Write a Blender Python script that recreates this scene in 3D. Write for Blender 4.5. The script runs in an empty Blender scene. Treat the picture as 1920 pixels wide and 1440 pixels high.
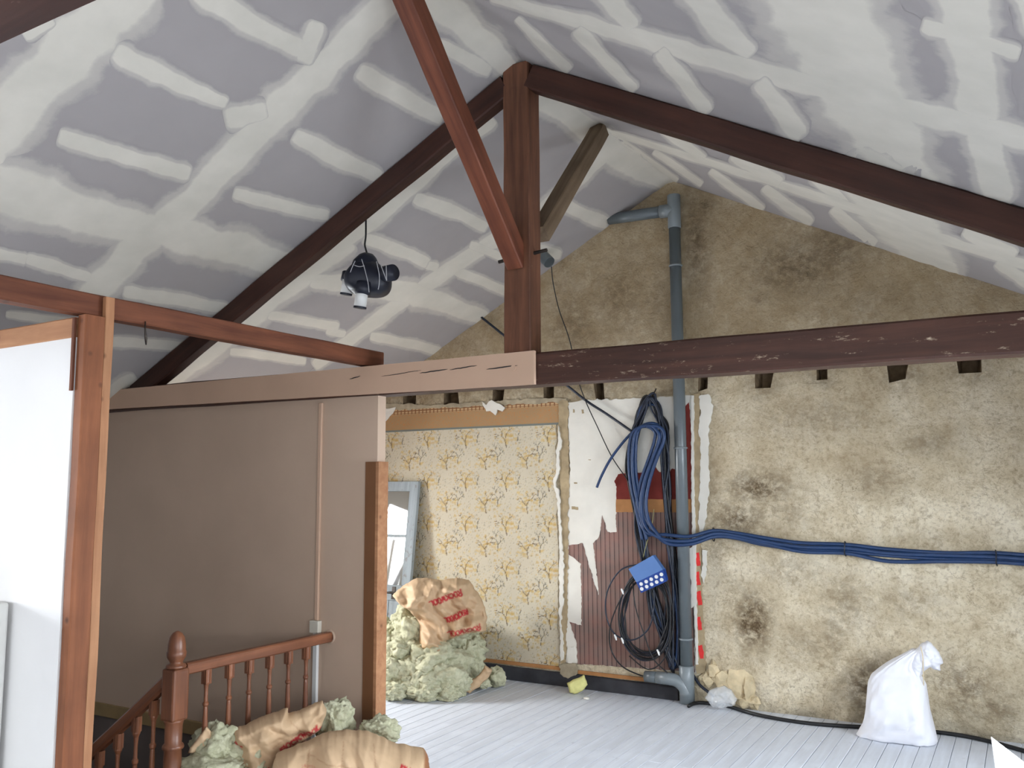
import bpy, bmesh, math, random
import numpy as np
from mathutils import Vector, Matrix, noise
from mathutils.geometry import delaunay_2d_cdt

random.seed(7)
rng = np.random.default_rng(7)
S = bpy.context.scene
COL = S.collection

# ------------------------------------------------------------------ camera
FPX, YAW, PITCH, ROLL = 1623.41, 0.5317, 0.1179, -0.0058
CAM = np.array([2.3261, -6.5216, 1.62])
_f = np.array([-math.sin(YAW) * math.cos(PITCH), math.cos(YAW) * math.cos(PITCH), math.sin(PITCH)])
_r0 = np.array([math.cos(YAW), math.sin(YAW), 0.0])
_u0 = np.cross(_r0, _f)
_r = math.cos(ROLL) * _r0 + math.sin(ROLL) * _u0
_u = -math.sin(ROLL) * _r0 + math.cos(ROLL) * _u0
cam = bpy.data.cameras.new('camera')
cam.sensor_fit = 'HORIZONTAL'
cam.sensor_width = 36.0
cam.lens = FPX * 36.0 / 1920.0
cam.clip_start = 0.05
camo = bpy.data.objects.new('camera', cam)
COL.objects.link(camo)
camo.matrix_world = Matrix(((_r[0], _u[0], -_f[0], CAM[0]), (_r[1], _u[1], -_f[1], CAM[1]),
                            (_r[2], _u[2], -_f[2], CAM[2]), (0, 0, 0, 1)))
S.camera = camo

# ------------------------------------------------------------------ world, daylight at the windows, exposure
W = bpy.data.worlds.new('sky')
S.world = W
W.use_nodes = True
_bg = W.node_tree.nodes['Background']
_bg.inputs[0].default_value = (0.72, 0.82, 1.0, 1)
_bg.inputs[1].default_value = 1.0
S.view_settings.view_transform = 'Standard'
S.view_settings.look = 'None'
S.view_settings.gamma = 1.0
S.view_settings.use_curve_mapping = False
S.view_settings.exposure = 0.0
S.cycles.use_denoising = True
S.cycles.max_bounces = 6
S.cycles.diffuse_bounces = 4
S.cycles.caustics_reflective = False
S.cycles.caustics_refractive = False
S.cycles.use_adaptive_sampling = True
S.cycles.adaptive_threshold = 0.08
S.cycles.adaptive_min_samples = 12
S.render.use_persistent_data = False

XL, XR, YB = -4.1, 3.8, -9.4          # left eave wall, right eave wall, rear wall
# window openings: (wall, along0, along1, z0, z1, watts, colour)
WINDOWS = [('L', -2.26, -1.50, 0.85, 1.88, 125, (0.93, 0.97, 1.0)),
           ('L', -7.6, -6.4, 0.95, 1.88, 165, (0.93, 0.97, 1.0)),
           ('R', -3.3, -1.7, 0.75, 1.85, 145, (0.84, 0.92, 1.0)),
           ('R', -8.2, -5.2, 0.75, 1.85, 175, (0.92, 0.96, 1.0)),
           ('B', -1.6, 1.6, 0.9, 2.3, 110, (0.92, 0.96, 1.0))]
for i, (w, a0, a1, z0, z1, watts, c) in enumerate(WINDOWS):
    L = bpy.data.lights.new('window_daylight', 'AREA')
    L.shape = 'RECTANGLE'
    L.size = a1 - a0 - 0.06
    L.size_y = z1 - z0 - 0.06
    L.energy = watts
    L.color = c
    o = bpy.data.objects.new('window_daylight', L)
    COL.objects.link(o)
    ac, zc = (a0 + a1) / 2, (z0 + z1) / 2
    if w == 'L':
        o.location = (XL - 0.05, ac, zc); d = Vector((1, 0, 0))
    elif w == 'R':
        o.location = (XR + 0.05, ac, zc); d = Vector((-1, 0, 0))
    else:
        o.location = (ac, YB - 0.05, zc); d = Vector((0, 1, 0))
    # skylight falls slightly downwards through the panes
    d = (d + Vector((0, 0, -0.4 if i in (0, 2) else -0.25))).normalized()
    o.rotation_euler = d.to_track_quat('-Z', 'Y').to_euler()
    L.spread = math.radians(125 if i in (0, 2) else 165)

# ------------------------------------------------------------------ geometry of the place
YT = -2.468                            # front face of the roof truss


def roof_params(Y):
    a = min(1.0, max(0.0, Y / YT))
    return 4.0853 - 0.0483 * a, 0.522 - 0.0286 * a, 0.514 + 0.0225 * a


def roof_z(X, Y):
    H, sl, sr = roof_params(Y)
    return H - (sl if X < 0 else sr) * abs(X)


def ray(x, y):
    return _f + ((x - 960.0) / FPX) * _r + ((720.0 - y) / FPX) * _u


def at(x, y, X=None, Y=None, Z=None):
    d = ray(x, y)
    i, v = (0, X) if X is not None else ((1, Y) if Y is not None else (2, Z))
    return CAM + (v - CAM[i]) / d[i] * d


def at_roof(x, y, off=0.0):
    d = ray(x, y)
    lo, hi = 0.3, 30.0
    for _ in range(44):
        m = (lo + hi) / 2
        P = CAM + m * d
        if P[2] < roof_z(P[0], P[1]) - off:
            lo = m
        else:
            hi = m
    return CAM + lo * d


def at_dist(x, y, D):
    d = ray(x, y)
    return CAM + D / math.hypot(d[0], d[1]) * d


# ------------------------------------------------------------------ colour and materials
def lin(c):
    if isinstance(c, (tuple, list)) and len(c) == 3:
        return tuple(((v / 255) / 12.92 if v / 255 <= 0.04045 else ((v / 255 + 0.055) / 1.055) ** 2.4) for v in c)
    raise ValueError


class NT:
    def __init__(s, name, rough=0.8, spec=0.3):
        s.m = bpy.data.materials.new(name)
        s.m.use_nodes = True
        s.t = s.m.node_tree
        s.b = s.t.nodes['Principled BSDF']
        s.b.inputs['Roughness'].default_value = rough
        s.b.inputs['Specular IOR Level'].default_value = spec
        s.h = None

    def n(s, typ, **k):
        nd = s.t.nodes.new(typ)
        for a, v in k.items():
            setattr(nd, a, v)
        return nd

    def link(s, a, b):
        s.t.links.new(a, b)

    def coords(s, scale=(1, 1, 1), kind='Object'):
        tc = s.n('ShaderNodeTexCoord')
        mp = s.n('ShaderNodeMapping')
        mp.inputs['Scale'].default_value = scale
        s.link(tc.outputs[kind], mp.inputs['Vector'])
        return mp.outputs[0]

    def noise(s, vec, scale, detail=4, rough=0.55, dist=0.0):
        nd = s.n('ShaderNodeTexNoise')
        nd.inputs['Scale'].default_value = scale
        nd.inputs['Detail'].default_value = detail
        nd.inputs['Roughness'].default_value = rough
        nd.inputs['Distortion'].default_value = dist
        s.link(vec, nd.inputs['Vector'])
        return nd.outputs[0]

    def ramp(s, fac, stops):
        nd = s.n('ShaderNodeValToRGB')
        e = nd.color_ramp.elements
        while len(e) < len(stops):
            e.new(0.5)
        for el, (p, c) in zip(e, stops):
            el.position = p
            el.color = (*c, 1) if not isinstance(c, (int, float)) else (c, c, c, 1)
        s.link(fac, nd.inputs[0])
        return nd.outputs[0]

    def mix(s, fac, a, b, mode='MIX'):
        nd = s.n('ShaderNodeMix', data_type='RGBA', blend_type=mode)
        for sock, v in ((nd.inputs[0], fac), (nd.inputs[6], a), (nd.inputs[7], b)):
            if isinstance(v, (int, float)):
                sock.default_value = v
            elif isinstance(v, tuple):
                sock.default_value = (*v, 1)
            else:
                s.link(v, sock)
        return nd.outputs[2]

    def math(s, op, a, b=0.0, clamp=False):
        nd = s.n('ShaderNodeMath', operation=op, use_clamp=clamp)
        for sock, v in ((nd.inputs[0], a), (nd.inputs[1], b)):
            if isinstance(v, (int, float)):
                sock.default_value = v
            else:
                s.link(v, sock)
        return nd.outputs[0]

    def attr(s, name, out='Color'):
        nd = s.n('ShaderNodeAttribute', attribute_name=name)
        return nd.outputs[out]

    def base(s, c):
        if isinstance(c, tuple):
            s.b.inputs['Base Color'].default_value = (*c, 1)
        else:
            s.link(c, s.b.inputs['Base Color'])

    def bump(s, h, strength=0.3, dist=0.01):
        nd = s.n('ShaderNodeBump')
        nd.inputs['Strength'].default_value = strength
        nd.inputs['Distance'].default_value = dist
        s.link(h, nd.inputs['Height'])
        s.link(nd.outputs[0], s.b.inputs['Normal'])


def m_plain(name, c, rough=0.7, spec=0.3, var=0.12, scale=6.0, bump=0.0, bscale=40.0, metal=0.0):
    t = NT(name, rough, spec)
    v = t.coords()
    c = lin(c)
    dark = tuple(x * (1 - var) for x in c)
    lite = tuple(min(1, x * (1 + var)) for x in c)
    t.base(t.ramp(t.noise(v, scale, 5), [(0.3, dark), (0.7, lite)]))
    if bump:
        t.bump(t.noise(v, bscale, 4), bump, 0.004)
    t.b.inputs['Metallic'].default_value = metal
    return t.m


def m_wood(name, c1, c2, rough=0.6, specks=0.0, grain=1.0, axis=0, knots=0.0, spec=0.3):
    t = NT(name, rough, spec)
    sc = [22.0 * grain] * 3
    sc[axis] = 1.6
    v = t.coords(tuple(sc))
    g = t.noise(v, 1.0, 6, 0.6, 0.4)
    col = t.ramp(g, [(0.28, lin(c1)), (0.72, lin(c2))])
    v2 = t.coords((1, 1, 1))
    col = t.mix(t.ramp(t.noise(v2, 3.0, 4), [(0.3, 0.35), (0.62, 0.0)]), col, tuple(x * 0.45 for x in lin(c1)))
    if knots:
        vo = t.n('ShaderNodeTexVoronoi')
        vo.inputs['Scale'].default_value = 7.0
        t.link(v2, vo.inputs['Vector'])
        kn = t.ramp(vo.outputs['Distance'], [(0.04, knots), (0.12, 0.0)])
        col = t.mix(kn, col, tuple(x * 0.3 for x in lin(c1)))
    if specks:
        v3 = t.coords((3.2, 1, 1) if axis != 0 else (1, 3.0, 3.0))
        sp = t.ramp(t.noise(v3, 11.0, 6, 0.75), [(0.70 - 0.06 * specks, 0.0), (0.74, min(1.0, specks))])
        col = t.mix(sp, col, lin((190, 172, 150)))
    t.base(col)
    t.bump(g, 0.35, 0.004)
    return t.m


# ------------------------------------------------------------------ mesh helpers
class MB:
    def __init__(s):
        s.v, s.f = [], []

    def add(s, verts, faces):
        k = len(s.v)
        s.v += [tuple(map(float, p)) for p in verts]
        s.f += [tuple(i + k for i in f) for f in faces]
        return s

    def box(s, a, b):
        x0, y0, z0 = a
        x1, y1, z1 = b
        return s.add([(x0, y0, z0), (x1, y0, z0), (x1, y1, z0), (x0, y1, z0), (x0, y0, z1), (x1, y0, z1), (x1, y1, z1), (x0, y1, z1)],
                     [(0, 3, 2, 1), (4, 5, 6, 7), (0, 1, 5, 4), (1, 2, 6, 5), (2, 3, 7, 6), (3, 0, 4, 7)])

    def quad(s, *p):
        return s.add(p, [tuple(range(len(p)))])

    def tube(s, pts, r, n=10, closed=False, caps=True):
        P = [Vector(map(float, p)) for p in pts]
        N = len(P)
        rad = [float(q) for q in r] if isinstance(r, (list, tuple)) else [float(r)] * N
        ring = []
        up = None
        for i in range(N):
            if closed:
                t = P[(i + 1) % N] - P[i - 1]
            else:
                t = P[min(i + 1, N - 1)] - P[max(i - 1, 0)]
            if t.length < 1e-9:
                t = Vector((0, 0, 1))
            t.normalize()
            if up is None:
                up = t.orthogonal().normalized()
            else:
                up = (up - t * up.dot(t))
                up = up.normalized() if up.length > 1e-6 else t.orthogonal().normalized()
            b = t.cross(up)
            ring.append([P[i] + rad[i] * (math.cos(2 * math.pi * k / n) * up + math.sin(2 * math.pi * k / n) * b) for k in range(n)])
        vs = [p for rg in ring for p in rg]
        fs = []
        M = N if closed else N - 1
        for i in range(M):
            j = (i + 1) % N
            for k in range(n):
                k2 = (k + 1) % n
                fs.append((i * n + k, i * n + k2, j * n + k2, j * n + k))
        if caps and not closed:
            fs.append(tuple(range(n))[::-1])
            fs.append(tuple((N - 1) * n + k for k in range(n)))
        return s.add(vs, fs)

    def lathe(s, prof, c, n=20):
        """prof: (radius, z) pairs about the vertical through c"""
        vs, fs = [], []
        for r, z in prof:
            for k in range(n):
                a = 2 * math.pi * k / n
                vs.append((c[0] + r * math.cos(a), c[1] + r * math.sin(a), c[2] + z))
        for i in range(len(prof) - 1):
            for k in range(n):
                k2 = (k + 1) % n
                fs.append((i * n + k, i * n + k2, (i + 1) * n + k2, (i + 1) * n + k))
        fs.append(tuple(range(n))[::-1])
        fs.append(tuple((len(prof) - 1) * n + k for k in range(n)))
        return s.add(vs, fs)

    def build(s, name, mat, parent=None, smooth=False, bevel=0.0, cols=None, angle=None):
        me = bpy.data.meshes.new(name)
        me.from_pydata(s.v, [], s.f)
        me.update()
        if cols is not None:
            ca = me.color_attributes.new('Col', 'FLOAT_COLOR', 'POINT')
            arr = np.ones((len(s.v), 4), np.float32)
            arr[:, :3] = cols
            ca.data.foreach_set('color', arr.ravel())
        return place(name, me, mat, parent, smooth, bevel)


def place(name, me, mat, parent=None, smooth=False, bevel=0.0):
    if mat is not None and not me.materials:
        me.materials.append(mat)
    if smooth:
        me.polygons.foreach_set('use_smooth', [True] * len(me.polygons))
    o = bpy.data.objects.new(name, me)
    COL.objects.link(o)
    if parent is not None:
        o.parent = parent
    if bevel:
        md = o.modifiers.new('bevel', 'BEVEL')
        md.width = bevel
        md.segments = 2
        md.limit_method = 'ANGLE'
    return o


def tag(o, label, cat, group=None):
    o['label'] = label
    o['category'] = cat
    if group:
        o['group'] = group
    return o


def struct(o, label=None, cat=None):
    o['kind'] = 'structure'
    if label:
        o['label'] = label
        o['category'] = cat
    return o


def empty(name, loc=(0, 0, 0)):
    o = bpy.data.objects.new(name, None)
    COL.objects.link(o)
    o.location = loc
    o.empty_display_size = 0.1
    return o


def under(root, o):
    """parent o (world-space mesh) to root keeping its place"""
    o.parent = root
    o.matrix_parent_inverse = Matrix.Translation(root.location).inverted()
    return o


def timber(name, p0, p1, w, h, mat, up=(0, 0, 1), parent=None, cham=0.006, wob=0.004, seed=0, nseg=24):
    """a squared timber from p0 to p1 (axis through its centre), width w sideways, height h along up; local x runs with the grain"""
    p0, p1 = Vector(map(float, p0)), Vector(map(float, p1))
    ax = (p1 - p0)
    Ln = ax.length
    ax.normalize()
    upv = Vector(up)
    upv = (upv - ax * upv.dot(ax)).normalized()
    sd = upv.cross(ax)
    c = cham
    sec = [(-w / 2 + c, -h / 2), (w / 2 - c, -h / 2), (w / 2, -h / 2 + c), (w / 2, h / 2 - c), (w / 2 - c, h / 2), (-w / 2 + c, h / 2),
           (-w / 2, h / 2 - c), (-w / 2, -h / 2 + c)]
    mb = MB()
    vs, fs = [], []
    for i in range(nseg + 1):
        x = Ln * i / nseg
        for (a, b) in sec:
            na = noise.noise(Vector((x * 2.2 + seed * 7.1, a * 3, b * 3 + 5))) * wob
            nb = noise.noise(Vector((x * 2.2 + seed * 3.7, a * 3 + 9, b * 3))) * wob
            vs.append((x, a + na, b + nb))
    for i in range(nseg):
        for k in range(8):
            k2 = (k + 1) % 8
            fs.append((i * 8 + k, i * 8 + k2, (i + 1) * 8 + k2, (i + 1) * 8 + k))
    fs.append(tuple(range(8))[::-1])
    fs.append(tuple(nseg * 8 + k for k in range(8)))
    mb.add(vs, fs)
    o = mb.build(name, mat)
    Mx = Matrix(((ax.x, sd.x, upv.x, p0.x), (ax.y, sd.y, upv.y, p0.y), (ax.z, sd.z, upv.z, p0.z), (0, 0, 0, 1)))
    o.matrix_world = Mx
    if parent is not None:
        o.parent = parent
        o.matrix_parent_inverse = Matrix.Translation(parent.location).inverted()
    return o


def smooth_path(pts, per=8, closed=False):
    P = [np.array(p, float) for p in pts]
    n = len(P)
    out = []
    rngi = range(n) if closed else range(n - 1)
    for i in rngi:
        if closed:
            a, b, c, d = P[i - 1], P[i], P[(i + 1) % n], P[(i + 2) % n]
        else:
            a, b, c, d = P[max(i - 1, 0)], P[i], P[i + 1], P[min(i + 2, n - 1)]
        for k in range(per):
            t = k / per
            out.append(0.5 * ((2 * b) + (-a + c) * t + (2 * a - 5 * b + 4 * c - d) * t * t + (-a + 3 * b - 3 * c + d) * t ** 3))
    if not closed:
        out.append(P[-1])
    return out


def fbm(p, o=4):
    return noise.fractal(p, 1.0, 2.0, o)


def crease(p):
    d, _ = noise.voronoi(p)
    return d[1] - d[0]


def paper_folds(x, y, seed, f=1.0):
    """piecewise flat facets with sharp creases, like crumpled paper; x, y in metres"""
    w = noise.noise_vector(Vector((x * 3.0 * f, y * 3.0 * f, seed)))
    x, y = x + 0.10 * w.x / f, y + 0.10 * w.y / f
    h = 0.0
    for k in range(7):
        a = 2.4 * k + seed * 1.7
        fr = f * (2.2 + 1.55 * k)
        ph = (x * math.cos(a) + y * math.sin(a)) * fr + 0.37 * k * seed
        tr = abs((ph % 1.0) - 0.5) * 2.0
        # creases come and go over the sheet
        g = 0.5 + 0.5 * noise.noise(Vector((x * 4 * f + 9 * k, y * 4 * f, seed + k)))
        h += (tr - 0.5) * g / (1.0 + 0.75 * k)
    return h


# stroke font for printed lettering
FONT = {'R': [[(0, 0), (0, 1), (.8, 1), (.8, .55), (0, .5)], [(.35, .5), (.85, 0)]], 'O': [[(0, .2), (0, .8), (.25, 1), (.6, 1), (.85, .8), (.85, .2), (.6, 0), (.25, 0), (0, .2)]],
        'C': [[(.85, .8), (.6, 1), (.25, 1), (0, .8), (0, .2), (.25, 0), (.6, 0), (.85, .2)]], 'K': [[(0, 0), (0, 1)], [(.85, 1), (0, .45)], [(.3, .6), (.85, 0)]],
        'W': [[(0, 1), (.2, 0), (.42, .7), (.65, 0), (.85, 1)]], 'L': [[(0, 1), (0, 0), (.8, 0)]], 'I': [[(.4, 0), (.4, 1)]], 'N': [[(0, 0), (0, 1), (.8, 0), (.8, 1)]],
        'S': [[(.8, .85), (.5, 1), (.15, .95), (.05, .7), (.75, .35), (.7, .05), (.3, 0), (0, .15)]], 'U': [[(0, 1), (0, .2), (.25, 0), (.6, 0), (.85, .2), (.85, 1)]],
        'A': [[(0, 0), (.42, 1), (.85, 0)], [(.2, .35), (.65, .35)]], 'T': [[(0, 1), (.85, 1)], [(.42, 1), (.42, 0)]], 'E': [[(.8, 0), (0, 0), (0, 1), (.8, 1)], [(0, .5), (.6, .5)]],
        'D': [[(0, 0), (0, 1), (.5, 1), (.85, .7), (.85, .3), (.5, 0), (0, 0)]], 'P': [[(0, 0), (0, 1), (.8, 1), (.8, .5), (0, .5)]], ' ': []}


def seg_dist(Q, a, b):
    a, b = np.asarray(a, float), np.asarray(b, float)
    d = b - a
    t = np.clip(((Q - a) @ d) / max(1e-12, d @ d), 0, 1)
    return np.linalg.norm(Q - (a + t[:, None] * d), axis=1)


def text_mask(Q, text, org, adv, hgt, bold=0.11):
    """Q px points; org px of the first letter's foot, adv px vector per letter, hgt px vector foot to head -> 0..1"""
    adv, hgt = np.array(adv, float), np.array(hgt, float)
    L = np.linalg.norm(hgt)
    m = np.zeros(len(Q))
    for i, ch in enumerate(text):
        o = np.array(org, float) + adv * i
        for pl in FONT[ch]:
            P = [o + adv * 0.82 * x + hgt * y for x, y in pl]
            for a, b in zip(P[:-1], P[1:]):
                m = np.maximum(m, np.clip((bold * L + 0.6 - seg_dist(Q, a, b)) / 0.9, 0, 1))
    return m


def pillow(name, mat, outline, D, thick=(0.1, 0.1), prof_r=0.1, step=3.0, jag=1.0, crump=0.012, cscale=9.0, fold=0.0, colf=None, parent=None, seed=0,
           smooth=True, lean=0.0, sharp=0.5, floor=0.004, paper=False):
    """closed lumpy body whose middle section is the traced outline (px) at horizontal distance D from the camera"""
    cx = sum(p[0] for p in outline) / len(outline)
    d = ray(cx, 900.0)
    nh = np.array([d[0], d[1], 0.0]) / math.hypot(d[0], d[1])
    P0 = CAM + nh * D
    base_y = max(p[1] for p in outline)

    def mp(x, y):
        rr = ray(x, y)
        n = nh + np.array([0, 0, lean])
        t = ((P0 - CAM) @ nh) / (rr @ nh)
        return CAM + t * rr
    mpp = D / FPX
    B = []
    n = len(outline)
    for i in range(n):
        a, b = np.array(outline[i], float), np.array(outline[(i + 1) % n], float)
        k = max(1, int(np.linalg.norm(b - a) / step))
        for j in range(k):
            q = a + (b - a) * j / k
            jx = noise.noise(Vector((q[0] * 0.09, q[1] * 0.09, seed + 0.5))) * 2.2 * jag + noise.noise(Vector((q[0] * 0.33, q[1] * 0.33, seed + 4.5))) * jag
            jy = noise.noise(Vector((q[0] * 0.09, q[1] * 0.09, seed + 8.5))) * 2.2 * jag + noise.noise(Vector((q[0] * 0.33, q[1] * 0.33, seed + 14.5))) * jag
            B.append(q + (jx, jy))
    B = np.array(B)
    nb = len(B)
    A2, B2 = B, np.roll(B, -1, 0)
    x0, y0 = B.min(0)
    x1, y1 = B.max(0)
    G = []
    row = 0
    y = y0
    while y < y1:
        x = x0 + (step * 0.5 if row % 2 else 0)
        while x < x1:
            G.append((x + random.uniform(-.3, .3), y + random.uniform(-.3, .3)))
            x += step
        y += step * 0.87
        row += 1
    G = np.array(G)
    # inside test and distance to the outline
    ins = np.zeros(len(G), bool)
    dist = np.full(len(G), 1e9)
    for a, b in zip(A2, B2):
        c1 = (a[1] > G[:, 1]) != (b[1] > G[:, 1])
        with np.errstate(divide='ignore', invalid='ignore'):
            xi = (b[0] - a[0]) * (G[:, 1] - a[1]) / (b[1] - a[1] + 1e-12) + a[0]
        ins ^= c1 & (G[:, 0] < xi)
        dist = np.minimum(dist, seg_dist(G, a, b))
    keep = ins & (dist > step * 0.45)
    G, dist = G[keep], dist[keep]
    pts = [Vector(p) for p in B] + [Vector(p) for p in G]
    res = delaunay_2d_cdt(pts, [(i, (i + 1) % nb) for i in range(nb)], [], 1, 1e-5)
    ov, of = res[0], res[2]
    Q = np.array([(v.x, v.y) for v in ov])
    orig = res[3]
    dd = np.zeros(len(Q))
    for i, og in enumerate(orig):
        if og and og[0] >= nb:
            dd[i] = dist[og[0] - nb]
    isb = dd < 1e-6
    dm = dd * mpp
    t = np.clip(dm / prof_r, 0, 1)
    prof = np.sqrt(np.clip(1 - (1 - t) ** 2, 0, 1))
    damp = np.clip(dm / 0.03, 0, 1)
    pos = np.array([mp(x, y) for x, y in Q])
    V = []
    idx_f, idx_b = [0] * len(Q), [0] * len(Q)
    front_flag = []
    px = []
    for side, (th, idx) in enumerate(((thick[0], idx_f), (thick[1], idx_b))):
        sg = -1.0 if side == 0 else 1.0
        for i in range(len(Q)):
            if side == 1 and isb[i]:
                idx[i] = idx_f[i]
                continue
            P = pos[i]
            v = Vector(P) * cscale + Vector((seed * 3.1, side * 20.0, 0))
            if paper:
                cr = crump * paper_folds(Q[i][0] * mpp, -Q[i][1] * mpp, seed + side * 5.0, cscale)
                Pn = P + nh * sg * (th * prof[i] + cr * damp[i])
                if Pn[2] < floor:
                    Pn[2] = floor
                idx[i] = len(V)
                V.append(Pn)
                px.append(Q[i])
                front_flag.append(side == 0)
                continue
            cr = (crease(v) * sharp + 0.38 * sharp * crease(v * 2.3 + Vector((7, 3, 1))) + 0.15 * sharp * crease(v * 5.1) + 0.5 * fbm(v * 0.5, 3)) * crump + fold * math.sin(Q[i][0] * 0.11 + Q[i][1] * 0.05 + 3 * noise.noise(v * 0.2))
            Pn = P + nh * sg * (th * prof[i] + cr * damp[i])
            if Pn[2] < floor:
                Pn = Pn.copy()
                Pn[2] = floor
            idx[i] = len(V)
            V.append(Pn)
            px.append(Q[i])
            front_flag.append(side == 0)
    F = []
    for f in of:
        F.append(tuple(idx_f[i] for i in f))
        F.append(tuple(idx_b[i] for i in reversed(f)))
    mb = MB().add(V, F)
    cols = None
    if colf is not None:
        cols = colf(np.array(px), np.array(front_flag))
    o = mb.build(name, mat, parent, smooth, cols=cols)
    return o


def clump(name, mat, c, r, seed, sub=4, amp=0.28, parent=None, flat=None, freq=1.5):
    bm = bmesh.new()
    bmesh.ops.create_icosphere(bm, subdivisions=sub, radius=1.0)
    for v in bm.verts:
        p = v.co.copy()
        q = p * freq + Vector((seed * 5.3, seed * 1.7, seed * 9.1))
        wv = noise.noise_vector(q * 1.1) * 0.5
        q2 = q + wv
        k = 1 + amp * fbm(q, 3) + amp * 0.6 * (0.45 - abs(noise.noise(q2 * 2.3))) + amp * 0.5 * (0.35 - abs(noise.noise(q2 * 5.5))) + amp * 0.34 * (0.3 - abs(noise.noise(q2 * 12.0))) + amp * 0.2 * noise.noise(q * 24.0)
        w = Vector((p.x * r[0] * k + c[0], p.y * r[1] * k + c[1], p.z * r[2] * k + c[2]))
        if flat is not None and w.z < flat:
            w.z = flat
        v.co = w
    me = bpy.data.meshes.new(name)
    bm.to_mesh(me)
    bm.free()
    return place(name, me, mat, parent, True)


def slab(name, mat, outline, Y=0.0, off=0.004, th=0.003, jag=0.0, seed=0, parent=None, step=4.0, world=None):
    """a thin sheet or skim on a wall at Y: outline in px on that wall plane, edges torn by jag (px)"""
    P = []
    n = len(outline)
    for i in range(n):
        a, b = np.array(outline[i], float), np.array(outline[(i + 1) % n], float)
        k = max(1, int(np.linalg.norm(b - a) / step))
        for j in range(k):
            q = a + (b - a) * j / k
            e = Vector((q[0] * 0.12, q[1] * 0.12, seed + 0.3))
            q = q + (noise.noise(e) * 2 * jag + noise.noise(e * 3.1) * jag, noise.noise(e + Vector((0, 0, 7))) * 2 * jag + noise.noise(e * 3.1 + Vector((0, 0, 9))) * jag)
            w = at(q[0], q[1], Y=Y)
            P.append((w[0], w[2]))
    bm = bmesh.new()
    vs = [bm.verts.new((x, Y - off, z)) for x, z in P]
    bmesh.ops.triangle_fill(bm, edges=[bm.edges.new((vs[i], vs[(i + 1) % len(vs)])) for i in range(len(vs))], use_beauty=True)
    ext = bmesh.ops.extrude_face_region(bm, geom=list(bm.faces))
    for g in ext['geom']:
        if isinstance(g, bmesh.types.BMVert):
            g.co.y -= th
    bmesh.ops.recalc_face_normals(bm, faces=bm.faces)
    me = bpy.data.meshes.new(name)
    bm.to_mesh(me)
    bm.free()
    return place(name, me, mat, parent)

# ------------------------------------------------------------------ materials
WOOD_DARK = m_wood('dark_brown_stained_timber', (44, 24, 19), (74, 44, 34), 0.55, specks=0.25)
WOOD_TIE = m_wood('red_brown_stained_timber', (54, 33, 26), (84, 54, 43), 0.5, specks=1.6)
WOOD_KING = m_wood('worn_brown_timber', (76, 47, 34), (124, 82, 60), 0.6, specks=0.2)
WOOD_BRACE = m_wood('reddish_brown_timber', (86, 46, 32), (130, 76, 54), 0.55, specks=0.15)
WOOD_GREY = m_wood('weathered_grey_brown_timber', (92, 74, 56), (132, 112, 90), 0.75)
WOOD_POST = m_wood('orange_brown_planed_timber', (112, 66, 42), (150, 94, 62), 0.6, specks=0.1, knots=0.8)
WOOD_LATH = m_wood('pale_brown_timber', (158, 108, 76), (190, 142, 104), 0.65, knots=0.7)
WOOD_JOIST = m_wood('aged_brown_joist', (84, 46, 32), (128, 78, 54), 0.6, specks=0.1, knots=0.6)
WOOD_RAIL = m_wood('varnished_brown_wood', (98, 58, 40), (146, 94, 66), 0.42, specks=0.08, spec=0.45)
WOOD_RAIL_Z = m_wood('varnished_turned_wood', (98, 58, 40), (150, 96, 66), 0.4, axis=2, spec=0.5)
PINK = m_plain('beige_pink_wall_paint', (194, 170, 150), 0.75, 0.25, 0.06, 1.6, 0.08, 60)
PINK_WOOD = m_plain('beige_pink_beam_paint', (196, 165, 142), 0.6, 0.3, 0.05, 2.5, 0.12, 30)
WHITEWALL = m_plain('white_wall_paint', (226, 225, 224), 0.7, 0.25, 0.03, 2.0, 0.05, 60)
GREYWALL = m_plain('dull_grey_stairwell_render', (112, 102, 98), 0.9, 0.1, 0.2, 2.0, 0.2, 30)
BOARD = m_plain('grey_plasterboard_paper', (164, 159, 158), 0.9, 0.15, 0.03, 3.0, 0.03, 90)
STEEL = m_plain('dark_iron', (58, 52, 48), 0.5, 0.4, 0.2, 20, metal=0.7)

t = NT('joint_compound', 0.9, 0.15)
v = t.coords()
cov = t.attr('Col', 'Fac')
br = t.noise(t.coords((1, 1, 1)), 14.0, 5, 0.65)
k = t.math('ADD', cov, t.math('MULTIPLY', t.math('SUBTRACT', br, 0.5), 0.62))
k = t.ramp(k, [(0.08, 0.0), (0.34, 0.42), (0.52, 0.50), (0.86, 1.0)])
white = t.ramp(t.noise(v, 4.0, 4), [(0.3, lin((204, 200, 189))), (0.7, lin((216, 211, 200)))])
t.base(t.mix(k, lin((164, 159, 158)), white))
t.bump(br, 0.08, 0.004)
COMPOUND = t.m

# floor boards: worn grey-white paint over wood
t = NT('worn_grey_white_floor_paint', 0.62, 0.3)
v = t.coords((16, 1.1, 16))
g = t.noise(v, 1.0, 6, 0.6, 0.3)
c = t.ramp(g, [(0.25, lin((190, 193, 200))), (0.6, lin((214, 219, 228)))])
v2 = t.coords()
oi = t.n('ShaderNodeObjectInfo')
c = t.mix(t.math('MULTIPLY', oi.outputs['Random'], 0.22), c, lin((182, 186, 194)))
c = t.mix(t.ramp(t.noise(v2, 9.0, 6, 0.7), [(0.60, 0.0), (0.74, 0.5)]), c, lin((150, 147, 146)))
c = t.mix(t.ramp(t.noise(v2, 2.1, 4, 0.6), [(0.5, 0.0), (0.75, 0.5)]), c, lin((226, 230, 238)))
t.base(c)
t.bump(g, 0.2, 0.003)
PLANK = t.m

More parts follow.
